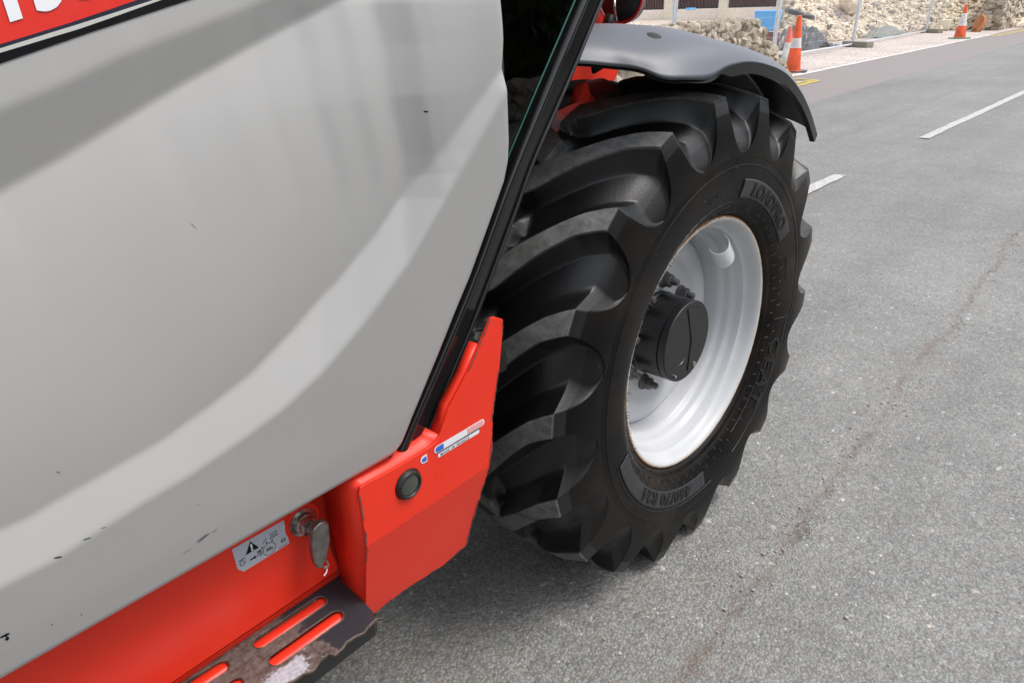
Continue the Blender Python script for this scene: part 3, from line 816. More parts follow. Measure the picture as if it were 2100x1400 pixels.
sidetext('460/70 R24', .042, 262.5 , .3795, .0032, M['letter'], spacing=1.1, wscale=1.25)
sidetext('CEAT', .058, -14, .372, .0022, M['letter'], spacing=1.25, wscale=1.3)
sidetext('TUBELESS', .012, 104, .392, .0006, M['label'], bold=0)
sidetext('STEEL BELTED RADIAL', .007, 22, .392, .0006, M['label'], bold=0)
# thin moulded arc lines of the sidewall
def arc(d0, d1, r, off=.0008, rad=.0009, mat='label'):
    tube('moulded_line', [AX(r, d0 + (d1 - d0) * i / 50, side_a(r) + off) for i in range(51)], rad, M[mat], wheel, 6)
arc(-8, -66, .420); arc(-8, -62, .366); arc(198, 278, .424); arc(84, 150, .352); arc(84, 130, .366)
tube('moulded_line', [AX(r_ / 1000, -6, side_a(r_ / 1000) + .0008) for r_ in range(364, 424, 6)], .001, M['label'], wheel, 6)
# other wheels of the machine, sharing meshes
def copy_wheel(loc, rz):
    c = wheel.copy(); COL.objects.link(c); c.location = loc; c.rotation_euler = (0, 0, rz)
    for ch in wheel.children:
        if ch.name.split('.')[0] in ('wheel_disc', 'tyre', 'hub'):
            d = ch.copy(); COL.objects.link(d); d.parent = c
    return c
copy_wheel((0, 1.86, .61), math.pi + PSI)
copy_wheel((-2.86, 0, .61), 0)
copy_wheel((-2.86, 1.86, .61), math.pi)

# ---- fender --------------------------------------------------------------
def fender():
    # stations: outer edge, side break, crown (metres)
    ST = [((-.52, -.110, 1.306), (-.52, -.085, 1.335), (-.52, -.030, 1.350)),
          ((-.43, -.125, 1.299), (-.43, -.098, 1.328), (-.42, -.040, 1.351)),
          ((-.37, -.150, 1.291), (-.37, -.122, 1.321), (-.35, -.055, 1.352)),
          ((-.335, -.185, 1.284), (-.33, -.155, 1.314), (-.29, -.080, 1.352)),
          ((-.308, -.222, 1.267), (-.29, -.187, 1.309), (-.23, -.100, 1.350)),
          ((-.262, -.244, 1.263), (-.235, -.206, 1.311), (-.17, -.120, 1.346)),
          ((-.186, -.252, 1.259), (-.16, -.220, 1.312), (-.09, -.130, 1.338)),
          ((-.1175, -.253, 1.272), (-.10, -.224, 1.311), (-.03, -.135, 1.326)),
          ((-.030, -.253, 1.275), (-.02, -.226, 1.303), (.04, -.140, 1.313)),
          ((.068, -.253, 1.264), (.075, -.226, 1.287), (.12, -.140, 1.300)),
          ((.183, -.253, 1.237), (.190, -.226, 1.260), (.215, -.140, 1.280)),
          ((.288, -.253, 1.189), (.300, -.226, 1.213), (.320, -.140, 1.238)),
          ((.372, -.253, 1.133), (.388, -.226, 1.155), (.407, -.140, 1.180)),
          ((.446, -.253, 1.068), (.463, -.226, 1.086), (.484, -.140, 1.108))]
    K = 7
    E_ = smooth_path([q[0] for q in ST], K); C_ = smooth_path([q[1] for q in ST], K); T_ = smooth_path([q[2] for q in ST], K)
    n = len(E_) - 1; V = []; F = []; LV = []; LF = []; UV = []
    for i in range(n + 1):
        e, c, t = E_[i], C_[i], T_[i]
        i1 = Vector((t.x, t.y + (.06 - t.y) * .6, t.z + .002)); i2 = Vector((t.x, .12, t.z - .012))
        sec = smooth_path([e, c, t, i1, i2], 5)
        m = len(sec); V += sec
        X = e.x; lip = .003 + .019 * _ss((X + .16) / .07)
        ew = Vector((-e.x, 0, .61 - e.z)).normalized() if X > -.1 else Vector((0, 0, -1))
        a_ = e + ew * lip
        LV += [e + Vector((0, -.0004, 0)), a_ + Vector((0, -.001, 0)), a_ + Vector((0, .012, 0))]
        for k, p in enumerate(sec):
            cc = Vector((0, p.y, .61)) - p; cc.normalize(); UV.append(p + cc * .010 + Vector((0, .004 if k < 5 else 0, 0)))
    for i in range(n):
        for j in range(m - 1): F.append((i * m + j, (i + 1) * m + j, (i + 1) * m + j + 1, i * m + j + 1))
        for j in range(2): LF.append((i * 3 + j, i * 3 + j + 1, i * 3 + 4 + j, i * 3 + 3 + j))
    o = mesh_obj('fender', V, F, M['fender'], T, True); fix_normals(o)
    s = o.modifiers.new('thick', 'SOLIDIFY'); s.thickness = .006; s.offset = -1
    sharp(mesh_obj('fender_lip', LV, LF, M['black'], o), 40)  # real lip, with its dark reflection put into the black colour
    mesh_obj('fender_shade_skin', UV, F, M['seal'], o, True)  # black copy under the fender, underside shade put into its colour
    return o
fd = fender()
# flat disc on top, coloured dark for the shade in a hole, inner bracket and rivets
o = lathe('fender_hole_disc', [(.0000, .0150), (.0006, .0135), (.0006, 0)], M['dark'], fd, 28); _dg = bpy.context.evaluated_depsgraph_get(); _dg.update(); _hit = fd.evaluated_get(_dg).ray_cast(Vector((FHOLE[0][0] + .015, FHOLE[0][1] + .005, 2)), Vector((0, 0, -1)))
o.location = (_hit[1][0], _hit[1][1], _hit[1][2]) if _hit[0] else (FHOLE[0][0], FHOLE[0][1], 1.35)
if _hit[0]: o.rotation_euler = (_hit[2] if _hit[2].z > 0 else -_hit[2]).to_track_quat('-Y', 'Z').to_euler()
for X, Z in ((.36, 1.085), (.41, 1.05)):
    o = lathe('fender_rivet', [(0, .006), (.003, .005), (.004, 0)], M['zinc'], fd, 14); o.location = (X, -.10, Z)
# stiffening ribs under the arch
for yy in (-.12, .02):
    pts = []
    for k in range(20):
        q = (46 + 60 * k / 19) * D2R; pts.append((.694 * math.cos(q), yy, .61 + .694 * math.sin(q)))
    V = []; F = []
    for k, p_ in enumerate(pts):
        q = (46 + 60 * k / 19) * D2R; ii = Vector((math.cos(q), 0, math.sin(q))) * .022; P = Vector(p_)
        V += [P + Vector((0, -.004, 0)), P - ii + Vector((0, -.004, 0)), P - ii + Vector((0, .004, 0)), P + Vector((0, .004, 0))]
    for k in range(19):
        for j in range(4): F.append((4 * k + j, 4 * k + (j + 1) % 4, 4 * k + 4 + (j + 1) % 4, 4 * k + 4 + j))
    mesh_obj('fender_rib', V, F, M['black'], fd)

# ---- cab door --------------------------------------------------------------
DE = [(z, x) for x, z in DOOR_EDGE][::-1]           # z -> x of the front edge
DE = sorted(DE + [(1.46, -.697), (1.9, -.75)])
ZB = .758
def door():
    nx, nz = 230, 260
    def xr(z):
        x = ip(z, DE)
        if z < ZB + .016: x -= .012 * (1 - math.sqrt(max(0, 1 - ((ZB + .016 - z) / .016) ** 2)))
        return x
    V = []; F = []
    zs = [ZB + (1.62 - ZB) * (j / nz) ** 1.0 for j in range(nz + 1)]
    # Y by cumulative integration column by column
    for i in range(nx + 1):
        u = i / nx
        xb = -1.95 + (xr(zs[0]) + 1.95) * u
        w = 0; zprev = DOOR_Z0; ycol = []
        for j, z in enumerate(zs):
            X = -1.95 + (xr(z) + 1.95) * u
            k = 8 if j == 0 else 2; h = (z - zprev) / k
            for q in range(k): w -= door_slope(X, zprev + (q + .5) * h, DC) * h
            zprev = z
            y = DOOR_Y0 - w
            # rolled edges
            e = min((z - ZB), (xr(z) - X) * .8)
            if e < .006: y += (.006 - e) * .5
            # very shallow dents
            y += .0006 * noise.noise(Vector((X * 6, z * 6, 0)))
            V.append((X, y, z))
    n = nz + 1
    for i in range(nx):
        for j in range(nz): F.append((i * n + j, (i + 1) * n + j, (i + 1) * n + j + 1, i * n + j + 1))
    global DGRID
    DGRID = ([p_[1] for p_ in V], nx, nz, zs, xr)
    # returned edge (thickness)
    k0 = len(V)
    rim = [i * n for i in range(nx + 1)] + [nx * n + j for j in range(1, n)]
    for idx in rim:
        x, y, z = V[idx]; V.append((x - .002, y + .030, z))
    for q in range(len(rim) - 1): F.append((rim[q], k0 + q, k0 + q + 1, rim[q + 1]))
    o = mesh_obj('cab_door', V, F, M['door'], T, True)
    fix_normals(o)
    o.data.set_sharp_from_angle(angle=50 * D2R)
    return o
dr = door()
def dY(X, z):
    ys, nx, nz, zs, xr = DGRID
    j = (z - zs[0]) / (zs[-1] - zs[0]) * nz; j = max(0, min(nz - 1e-4, j)); u = (X + 1.95) / (xr(z) + 1.95) * nx; u = max(0, min(nx - 1e-4, u))
    i0, j0 = int(u), int(j); fu, fj = u - i0, j - j0; n = nz + 1
    return (ys[i0 * n + j0] * (1 - fu) + ys[(i0 + 1) * n + j0] * fu) * (1 - fj) + (ys[i0 * n + j0 + 1] * (1 - fu) + ys[(i0 + 1) * n + j0 + 1] * fu) * fj
def line_at(pts, X): return ip(X, [(p[0], p[1]) for p in pts])
def on_skin(name, loop, mat, off=.0006, parent=None, res=None):
    """flat print laid on the door skin: polygon in (X,Z), finely filled"""
    cu = bpy.data.curves.new('tmp', 'CURVE'); cu.dimensions = '2D'; cu.fill_mode = 'BOTH'
    sp = cu.splines.new('POLY'); sp.points.add(len(loop) - 1); sp.use_cyclic_u = True
    for p, q in zip(sp.points, loop): p.co = (q[0], q[1], 0, 1)
    t = bpy.data.objects.new('tmp', cu); COL.objects.link(t)
    me = bpy.data.meshes.new_from_object(t.evaluated_get(bpy.context.evaluated_depsgraph_get()))
    bpy.data.objects.remove(t); bpy.data.curves.remove(cu)
    bm = bmesh.new(); bm.from_mesh(me)
    for _ in range(3):
        L = [e for e in bm.edges if e.calc_length() > (res or .02)]
        if not L: break
        bmesh.ops.subdivide_edges(bm, edges=L, cuts=1); bmesh.ops.triangulate(bm, faces=bm.faces)
    for v in bm.verts: v.co = Vector((v.co.x, dY(v.co.x, v.co.y) - off, v.co.y))
    bmesh.ops.recalc_face_normals(bm, faces=bm.faces); bm.to_mesh(me); bm.free()
    me.name = name; me.materials.clear(); me.materials.append(mat)
    o = bpy.data.objects.new(name, me); COL.objects.link(o); o.parent = parent or dr
    return sharp(o, 60)
def line_at(pts, X): return ip(X, [(p[0], p[1]) for p in pts])
def skin_band(name, lo, hi, mat, off, nz=10, x0=-1.9, x1=-.74):
    """strip between two lines of the door skin, as a grid that follows the skin"""
    V = []; F = []; nx = 150
    for i in range(nx + 1):
        x = x0 + (x1 - x0) * i / nx; a, b = lo(x), hi(x)
        for j in range(nz + 1):
            z = a + (b - a) * j / nz; V.append((x, dY(x, z) - off, z))
    for i in range(nx):
        for j in range(nz): F.append((i * (nz + 1) + j, (i + 1) * (nz + 1) + j, (i + 1) * (nz + 1) + j + 1, i * (nz + 1) + j + 1))
    return mesh_obj(name, V, F, mat, dr, True)
LN = {k: (lambda x, k=k: line_at(DECAL[k], x)) for k in DECAL}
skin_band('black_stripe', LN['black'], LN['light'], M['decal_k'], .0012, 6)
skin_band('pale_stripe', LN['light'], LN['navy'], M['decal_l'], .0012, 2)
skin_band('navy_stripe', LN['navy'], LN['redbot'], M['decal_n'], .0012, 2)
skin_band('red_decal', LN['redbot'], lambda x: line_at(DECAL['redbot'], x) + .12, M['decal_r'], .0012, 24)
def decal_text():
    me = text_mesh('MLT 741-130', .061, 0, .0026, spacing=1.08)
    xm = max(v.co.x for v in me.vertices)
    for v in me.vertices: v.co.x -= xm
    bm = bmesh.new(); bm.from_mesh(me); bmesh.ops.triangulate(bm, faces=bm.faces)
    for _ in range(2):
        bmesh.ops.subdivide_edges(bm, edges=[e for e in bm.edges if e.calc_length() > .012], cuts=1); bmesh.ops.triangulate(bm, faces=bm.faces)
    bm.to_mesh(me); bm.free()
    ang = math.atan2(.0332, .1248)
    ox, oz = DIGIT_ORIGIN
    def fr(x, y, z):
        X = ox + x * math.cos(ang); Z = oz + x * math.sin(ang) + y
        return (X, dY(X, Z) - .0024, Z)
    return text_obj('model_lettering', me, fr, M['decal_w'], dr)
DIGIT_ORIGIN = (-1.206, 1.4105)
decal_text()
# scratches and chips through the paint
def mark(a, b, w):
    A, B = Vector(a), Vector(b); d = (B - A); L = d.length; d.normalize(); s = Vector((-d.y, d.x)); k = 6
    lo = []; hi = []
    for i in range(k + 1):
        t = i / k; ww = w * (.3 + math.sin(math.pi * min(1, max(0, t * .8 + .1))) * random.uniform(.5, 1))
        p = A.lerp(B, t); lo.append(tuple(p - s * ww / 2)); hi.append(tuple(p + s * ww / 2))
    on_skin('paint_chip', lo + hi[::-1], M['decal_k'], .0005)
for k, w in dict(a=.0016, b=.0014, c=.0010, d=.0012, e=.0010, f=.0006, g=.0006, h=.0032, j=.0012, k=.0006, l=.0035, m=.0012, n=.0009, o=.0009, t=.0005, s=.0004).items():
    mark(MARKS[k][0], MARKS[k][1], w)

# ---- black door post, seal and glass -----------------------------------------
YP = -.135
PL_ = [tuple(q) for q in PILLAR_L]; PR_ = [tuple(q) for q in PILLAR_R]
ext = lambda a, b, k: (b[0] + (b[0] - a[0]) * k, b[1] + (b[1] - a[1]) * k)
topL = ext(PL_[-2], PL_[-1], 3.6); topR = ext(PR_[-2], PR_[-1], 5.0)
post = poly_mesh('door_post', [PL_ + [topL, topR] + PR_[::-1]], .060, XZ(YP + .006), M['gloss'], T, .007, 4)
# raised roll of the door frame along the glass
pathL = [(p[0] + .004, YP + .002, p[1]) for p in PL_ + [topL]]
tube('frame_roll', smooth_path(pathL, 5), .0085, M['gloss'], post, 16)
pr = [(p[0] - .003, YP + .004, p[1]) for p in PR_ + [topR]]
tube('edge_seal', smooth_path(pr, 4), .0038, M['black'], post, 8)
# rubber seal following the door skin's front edge
sl = []
for x, z in sorted(DOOR_EDGE, key=lambda q: q[1]):
    sl.append((x + .004, dY(x, z) + .012, z))
sl = [(DOOR_EDGE[-1][0] - .012, -.142, .752)] + sl
tube('door_seal', smooth_path(sl, 4), .0042, M['seal'], dr, 8)
GL = [tuple(q) for q in GLASSLINE]
g0 = ext(GL[1], GL[0], .30); gt = ext(GL[1], GL[2], 4.0)
glass = poly_mesh('door_glass', [[(g0[0] - .02, g0[1] - .01), g0] + GL + [gt, (-.80, gt[1]), (-.78, 1.20)]], .005, XZ(-.128), M['glass'], T, .0008, 1)
tube('glass_edge', [(GL[0][0] - .004, -.1285, GL[0][1] - .012)] + [(x, -.1285, z) for x, z in GL] + [(gt[0], -.1285, gt[1])], .0016, simple('glass_edge_green', (.02, .10, .075), .15).m, glass, 8)
hp = [(x, -.085, z) for x, z in HANDLE]
def flatbar(name, pts, w, t, mat, parent):
    V = []; F = []
    P = smooth_path(pts, 5)
    for i, p in enumerate(P):
        tt = (P[min(i + 1, len(P) - 1)] - P[max(i - 1, 0)]).normalized(); s = tt.cross(Vector((0, 1, 0))).normalized()
        for sx, sy in ((-1, -1), (1, -1), (1, 1), (-1, 1)): V.append(p + s * sx * w / 2 + Vector((0, sy * t / 2, 0)))
    for i in range(len(P) - 1):
        for k in range(4): F.append((4 * i + k, 4 * i + (k + 1) % 4, 4 * i + 4 + (k + 1) % 4, 4 * i + 4 + k))
    F += [(3, 2, 1, 0), tuple(len(V) - 4 + k for k in range(4))]
    o = mesh_obj(name, V, F, mat, parent); bevel(o, .002); return sharp(o, 40)
up0 = [(hp[0][0] + .12, -.085, hp[0][2] + .16)]
flatbar('inner_grab_bar', up0 + hp, .017, .010, M['belt'], T)
# cab interior: dark trim, seat base, floor
cab_in = poly_mesh('cab_interior', [[(-1.9, .80), (-.72, .80), (-.36, 1.16), (-.22, 1.40), (.30, 2.3), (-1.9, 2.3)]], .02, XZ(.05), M['dark'], T)
box('cab_floor', (-1.95, -.10, .76), (-.62, .74, .80), M['dark'], T)
box('seat', (-1.55, .10, .82), (-.95, .12, 1.45), M['seal'], T)
tube('interior_lever', [(-.62, .0, 1.18), (-.60, .02, 1.30), (-.56, .03, 1.36)], .004, M['belt'], T)
box('cab_roof', (-2.0, -.13, 2.38), (-.10, .80, 2.46), M['black'], T, .02)
box('cab_rear_wall', (-2.02, -.12, .80), (-1.97, .80, 2.38), M['black'], T)
box('cab_upper_panel', (-1.96, -.16, 1.62), (-1.94, .7, 1.70), M['black'], T)

# ---- sill, corner plate, step --------------------------------------------------
sill = poly_mesh('sill_panel', [[(-2.2, .520), (-1.032, .528), (-1.0225, .536), (-1.047, .664), (-1.052, .700), (-1.052, .775), (-2.2, .775)]], .006, XZ(-.067), M['red'], T, .002)
box('sill_backing', (-2.2, -.050, .50), (-1.0, .10, .757), M['red'], T)
box('sill_return', (-2.2, -.061, .517), (-1.034, .02, .5195), M['red'], T)
# corner plate: upper face, folded lower face
up = PLATE_UP[:]
FOLDZ = .635; K = .22
up_loop = [(-1.0262, FOLDZ)] + [q for q in up if q[1] > FOLDZ + .002] + [(-.7465, FOLDZ)]
def jag(loop, i0, i1, amp, n=5):
    out = []
    for i, q in enumerate(loop):
        out.append(q)
        if i0 <= i < i1:
            b = loop[(i + 1) % len(loop)]
            for k in range(1, n):
                t = k / n; out.append((q[0] + (b[0] - q[0]) * t + random.uniform(-amp, amp), q[1] + (b[1] - q[1]) * t + random.uniform(-amp, amp) * .6))
    return out
i_r = next(i for i, q in enumerate(up_loop) if q[0] > -.70)
low_loop = [(-.7465, FOLDZ)] + [tuple(q) for q in PLATE_LOW] + [(-1.0225, .4545), (-1.0262, FOLDZ)]
low_loop[-3] = (-1.010, .4515)
up_j = jag(up_loop, i_r + 3, len(up_loop) - 1, .0013, 7)
low_j = jag(low_loop, 0, len(low_loop) - 4, .0018, 7)
# lamp hole in the upper face
lc = (LAMP[0][0], LAMP[0][1])
hole = [(lc[0] + .0265 * math.cos(q * D2R), lc[1] + .0265 * math.sin(q * D2R)) for q in range(0, 360, 12)]
plate = poly_mesh('corner_plate', [up_j, hole], .005, XZ(-.165), M['red'], T, .0012)
low = poly_mesh('folded_lower_face', [low_j], .005, lambda u, v, w: (u, -.165 + w + K * max(0, FOLDZ - v), v), M['red'], plate, .0012)
# returned flange along the rear, top and front slanting edge
def flange(name, loop, y0, y1, mat, parent, th=.004):
    V = []; F = []
    for x, z in loop: V += [(x, y0 + .22 * max(0, .635 - z), z), (x, y1, z)]
    for i in range(len(loop) - 1): F.append((2 * i, 2 * i + 1, 2 * i + 3, 2 * i + 2))
    o = mesh_obj(name, V, F, mat, parent); s = o.modifiers.new('t', 'SOLIDIFY'); s.thickness = th; s.offset = 0
    return sharp(o, 22)
fl = [(-1.0205, .456), (-1.0205, .50), (-1.024, FOLDZ), (-1.0235, .7378), (-1.0200, .7440), (-1.0122, .7447), (-.9546, .7416), (-.8835, .7429), (-.868, .7464), (-.8578, .7559)]
flange('plate_flange', [(x + .001, z - .001) for x, z in fl], -.160, -.066, M['red'], plate)
flange('front_flange', [(-.8568, .7549), (-.8336, .7977), (-.7891, .8410), (-.7560, .8820)], -.160, -.142, M['red'], plate)
# chipped bare metal along edges
def edge_strip(name, pts, w, off=0):
    V = []; F = []
    for i, (x, z) in enumerate(pts):
        j = i * 3
        V += [(x, -.1655 + off + K * max(0, FOLDZ - z), z), (x + w * random.uniform(.3, 1.0), -.1657 + off + K * max(0, FOLDZ - z), z + random.uniform(-.001, .001))]
    for i in range(len(pts) - 1): F.append((2 * i, 2 * i + 2, 2 * i + 3, 2 * i + 1))
    return mesh_obj(name, V, F, M['edge'], plate)
def dens(a, b, n): return [(a[0] + (b[0] - a[0]) * i / n, a[1] + (b[1] - a[1]) * i / n) for i in range(n + 1)]
edge_strip('chipped_edge', dens((-1.0262, .730), (-1.0262, .685), 14), .0035)
edge_strip('chipped_edge', dens((-1.0262, .668), (-1.0262, .600), 18), .0035)
edge_strip('chipped_edge', dens((-.787, .8430), (-.7285, .9190), 22), .0045)
edge_strip('chipped_edge', dens((-.7110, .818), (-.7345, .724), 26), -.0030)
edge_strip('chipped_edge', dens((-.7620, .560), (-.7770, .450), 40), -.0055)
for a_, b_ in zip(PLATE_LOW[4:-1], PLATE_LOW[5:]):
    for q_ in range(3):
        t0 = random.uniform(0, .7); t1 = t0 + random.uniform(.08, .3)
        pa = (a_[0] + (b_[0] - a_[0]) * t0, a_[1] + (b_[1] - a_[1]) * t0 + .0005); pb = (a_[0] + (b_[0] - a_[0]) * t1, a_[1] + (b_[1] - a_[1]) * t1 + .0005)
        V = []; F = []
        for k_ in range(7):
            u_ = k_ / 6; x_ = pa[0] + (pb[0] - pa[0]) * u_; z_ = pa[1] + (pb[1] - pa[1]) * u_; h_ = random.uniform(.0008, .0032)
            V += [(x_, -.1656 + K * (FOLDZ - z_), z_), (x_, -.1656 + K * (FOLDZ - z_ - h_), z_ + h_)]
        for k_ in range(6): F.append((2 * k_, 2 * k_ + 2, 2 * k_ + 3, 2 * k_ + 1))
        mesh_obj('chipped_edge', V, F, M['edge'], plate)
edge_strip('chipped_edge', dens((-.7355, .69), (-.7460, .636), 16), -.0035)
edge_strip('chipped_edge', dens((-.7510, .600), (-.7590, .572), 10), -.0040)
edge_strip('chipped_edge', dens((-.6975, .9050), (-.6990, .8780), 10), -.0025)
# side marker: black rubber ring with lens, in a pressed recess
mk = lathe('side_marker', [(-.004, .0262), (.003, .0255), (.0075, .0225), (.0085, .0195), (.006, .0175)], M['seal'], plate, 40); mk.location = (lc[0], -.165, lc[1])
o = lathe('marker_lens', [(.0055, .018), (.0075, .012), (.0085, .0)], M['lens'], mk, 32)
o = lathe('marker_back', [(-.006, .028), (-.006, 0)], M['dark'], mk, 24)
V = []; F = []
# decals on the corner plate
def pquad(name, pts, mat, off=.0009, parent=plate): 
    return poly_mesh(name, [pts], .0004, XZ(-.165 - off), mat, parent, 0, 1, False)
def rquad(x0, x1, z0, z1, ccap0=0, ccap1=0, sl_=.0):
    L = []
    h = z1 - z0
    def cap(cx, s):
        return [(cx + s * h / 2 * math.cos(q * D2R), (z0 + z1) / 2 + h / 2 * math.sin(q * D2R)) for q in (range(-90, 91, 15) if s > 0 else range(90, -91, -15))]
    if ccap1: L += [(x0 if not ccap0 else x0 + h / 2, z0)] if not ccap0 else []
    a = [(x0, z0)] if not ccap0 else []
    b = cap(x1 - h / 2, 1) if ccap1 else [(x1, z0), (x1, z1)]
    c = [(x0, z1)] if not ccap0 else [(2 * (x0 + h / 2) - q[0], q[1]) if False else q for q in [(x0 + h / 2 - h / 2 * math.cos(t * D2R), (z0 + z1) / 2 + h / 2 * math.sin(t * D2R)) for t in range(90, -91, -15)]]
    return a + b + c
pquad('tricolour_decal', rquad(-.874, -.7545, .7268, .7398, 1, 1), M['decal_w'])
pquad('decal_blue_field', rquad(-.8715, -.8535, .7283, .7384, 1, 0), M['decal_b'], .0014)
pquad('decal_pink_field', rquad(-.797, -.7575, .7283, .7384, 0, 1), M['decal_p'], .0014)
pquad('decal_dark_line', rquad(-.868, -.768, .7248, .7266), M['decal_n'], .0014)
pquad('decal_text_strip', rquad(-.867, -.768, .7165, .7243, 0, 1), M['decal_w'])
me = text_mesh('MADE IN FRANCE', .0066, 0, .0001, spacing=1.35)
text_obj('decal_lettering', me, lambda x, y, z: (-.862 + x, -.1667, .7181 + y), M['decal_n'], plate)
pquad('small_blue_decal', rquad(-.9045, -.8905, .7225, .7365, 1, 0), M['decal_w'])
pquad('decal_blue_field', rquad(-.9020, -.8920, .7250, .7335, 1, 0), M['decal_b'], .0014)
# warning sticker on the sill
def sq(name, pts, mat, off): return poly_mesh(name, [pts], .0003, XZ(-.067 - off), mat, sill, 0, 1, False)
sq('warning_sticker', [(-1.1879, .6857), (-1.1025, .6850), (-1.1005, .6385), (-1.1790, .6372), (-1.1868, .6480)], M['decal_g'], .0006)
sq('warning_triangle', [(-1.1705, .6632), (-1.1597, .6816), (-1.1488, .6632)], M['decal_k'], .0010)
def stxt(s, x, z, size, bold=0, mat='decal_k', off=.0012, al='LEFT'):
    me = text_mesh(s, size, 0, bold, align=al)
    return text_obj('sticker_lettering', me, lambda u, v, w: (x + u, -.067 - off, z + v), M[mat], sill)
stxt('!', -1.1597, .6652, .0165, .0007, 'decal_w', .0014, 'CENTER')
stxt('30s', -1.1336, .6475, .0085, .0001, al='CENTER')
def ringmark(x, z, r, w=.0007, a0=0, a1=360):
    tube('sticker_symbol', [(x + r * math.cos(q * D2R), -.0681, z + r * math.sin(q * D2R)) for q in range(a0, a1 + 1, 12)], w / 2, M['decal_k'], sill, 5)
ringmark(-1.1336, .6505, .0105)
for q in (60, 100, 140): sq('sticker_symbol', [(-1.1336 + .0135 * math.cos(q * D2R) + dx, .6505 + .0135 * math.sin(q * D2R) + dz) for dx, dz in ((-.0012, -.0012), (.0012, -.0012), (.0012, .0012), (-.0012, .0012))], M['decal_k'], .0010)
ax_, az_ = -1.1657, .6505
sq('sticker_symbol', [(ax_, az_ - .0012), (ax_ + .0065, az_ - .0012), (ax_ + .0065, az_ - .0030), (ax_ + .0110, az_), (ax_ + .0065, az_ + .0030), (ax_ + .0065, az_ + .0012), (ax_, az_ + .0012)], M['decal_k'], .0010)
ringmark(-1.1495, .6520, .0034); ringmark(-1.1780, .6530, .0040); ringmark(-1.1095, .6507, .0036)
for (x0, z0, x1, z1) in ((-1.1535, .6565, -1.1455, .6575), (-1.183, .6590, -1.172, .6600), (-1.1130, .6500, -1.1060, .6510), (-1.1301, .6676, -1.1152, .6666), (-1.1290, .6705, -1.1160, .6712), (-1.1290, .6740, -1.1160, .6748), (-1.1495, .6480, -1.1495 + .001, .656), (-1.120, .6410, -1.1035, .6414)):
    sq('sticker_symbol', [(x0, min(z0, z1) - .0002), (x1, min(z0, z1) - .0002), (x1, max(z0, z1)), (x0, max(z0, z1))], M['decal_k'], .0010)
tube('sticker_symbol', [(-1.142, -.0681, .664), (-1.138, -.0681, .6695), (-1.134, -.0681, .6715)], .0003, M['decal_k'], sill, 5)
# battery isolator: nut, flat key, wire
iso = lathe('isolator_switch', [(-.002, .024), (.004, .024), (.005, .0175), (.012, .0170), (.013, .0150), (.024, .0150), (.026, .010), (.040, .0095), (.040, 0)], M['chrome'], sill, 36)
iso.location = (-1.0725, -.067, .6640)
for k in range(6):
    pass
keyloop = [(-.011, .008), (-.004, .014), (.006, .014), (.012, .006), (.013, -.020), (.0075, -.046), (.000, -.058), (-.007, -.058), (-.012, -.040), (-.0135, -.018)]
key = poly_mesh('isolator_key', [[(x * 1.25, z * 1.12 + .006) for x, z in keyloop]], .013, lambda u, v, w: (u, -.052 + w, v), M['zinc'], iso, .003, 3)
key.rotation_euler = (0, .12, 0)
tube('key_ring', [(.0005 + .005 * math.cos(q * D2R), -.046 + .003 * math.sin(q * D2R), -.062 + .005 * math.sin(q * D2R)) for q in range(0, 361, 30)], .0016, M['edge'], iso, 8)
tube('key_string', smooth_path([(.001, -.047, -.066), (.002, -.047, -.071), (-.001, -.048, -.076), (-.006, -.048, -.079)], 4), .0011, M['decal_w'], iso, 6)
o = lathe('isolator_washer', [(.0005, .031), (.0015, .0305), (.0015, .018)], M['red'], iso, 36)
o.location = (.0, .0, 0)

# access step with long slots, jagged worn lip
def slot(a, b, r):
    A, B = Vector(a), Vector(b); d = (B - A).normalized(); q0 = math.atan2(d.y, d.x); L = []
    for k in range(13): q = q0 - math.pi / 2 + math.pi * k / 12; L.append((B.x + r * math.cos(q) - d.x * r, B.y + r * math.sin(q) - d.y * r))
    for k in range(13): q = q0 + math.pi / 2 + math.pi * k / 12; L.append((A.x + r * math.cos(q) + d.x * r, A.y + r * math.sin(q) + d.y * r))
    return L
outer = [tuple(q) for q in STEP_OUT]
outer = [outer[0]] + [(-1.0278, -.1775), (-1.0270, -.1835)] + outer[3:]
far = [(outer[-1][0] - .012 * k, -.176 + .005 * noise.noise(Vector((k * .37, 5, 0))) * 2) for k in range(1, 46)]
loop = [(-1.0058, -.0300), (-1.0100, -.0560), (-1.0225, -.0880), (-1.0252, -.1305), (-1.0287, -.1607)] + outer + far + [(far[-1][0], -.0300)]
SL = [slot(s[0], s[1], .0135) for s in SLOTS]
SL += [slot((SLOTS[0][0][0] - .29 - .0 * i, -.068), (SLOTS[0][0][0] - .172, -.068), .0115) for i in range(1)]
SL += [slot((SLOTS[0][0][0] - .29, -.117), (SLOTS[0][0][0] - .172, -.117), .0115)]
step = poly_mesh('access_step', [loop] + SL[:4], .0035, lambda u, v, w: (u, v, .4965 + w), M['step'], T, .0008, 1)
# rubbed-bare lip edge
lipV = []; lipF = []
lp_ = outer + far
for i, (x, y) in enumerate(lp_): lipV += [(x, y, .5003), (x, y - .0022, .4995), (x, y - .0022, .4962)]
for i in range(len(lp_) - 1):
    for k in range(2): lipF.append((3 * i + k, 3 * i + k + 1, 3 * i + 4 + k, 3 * i + 3 + k))
mesh_obj('worn_lip', lipV, lipF, M['edge'], step)
# slot rims
for s in SL[:4]:
    tube('slot_rim', [(x, y, .5000) for x, y in s + [s[0]]], .0011, M['edge'], step, 6)
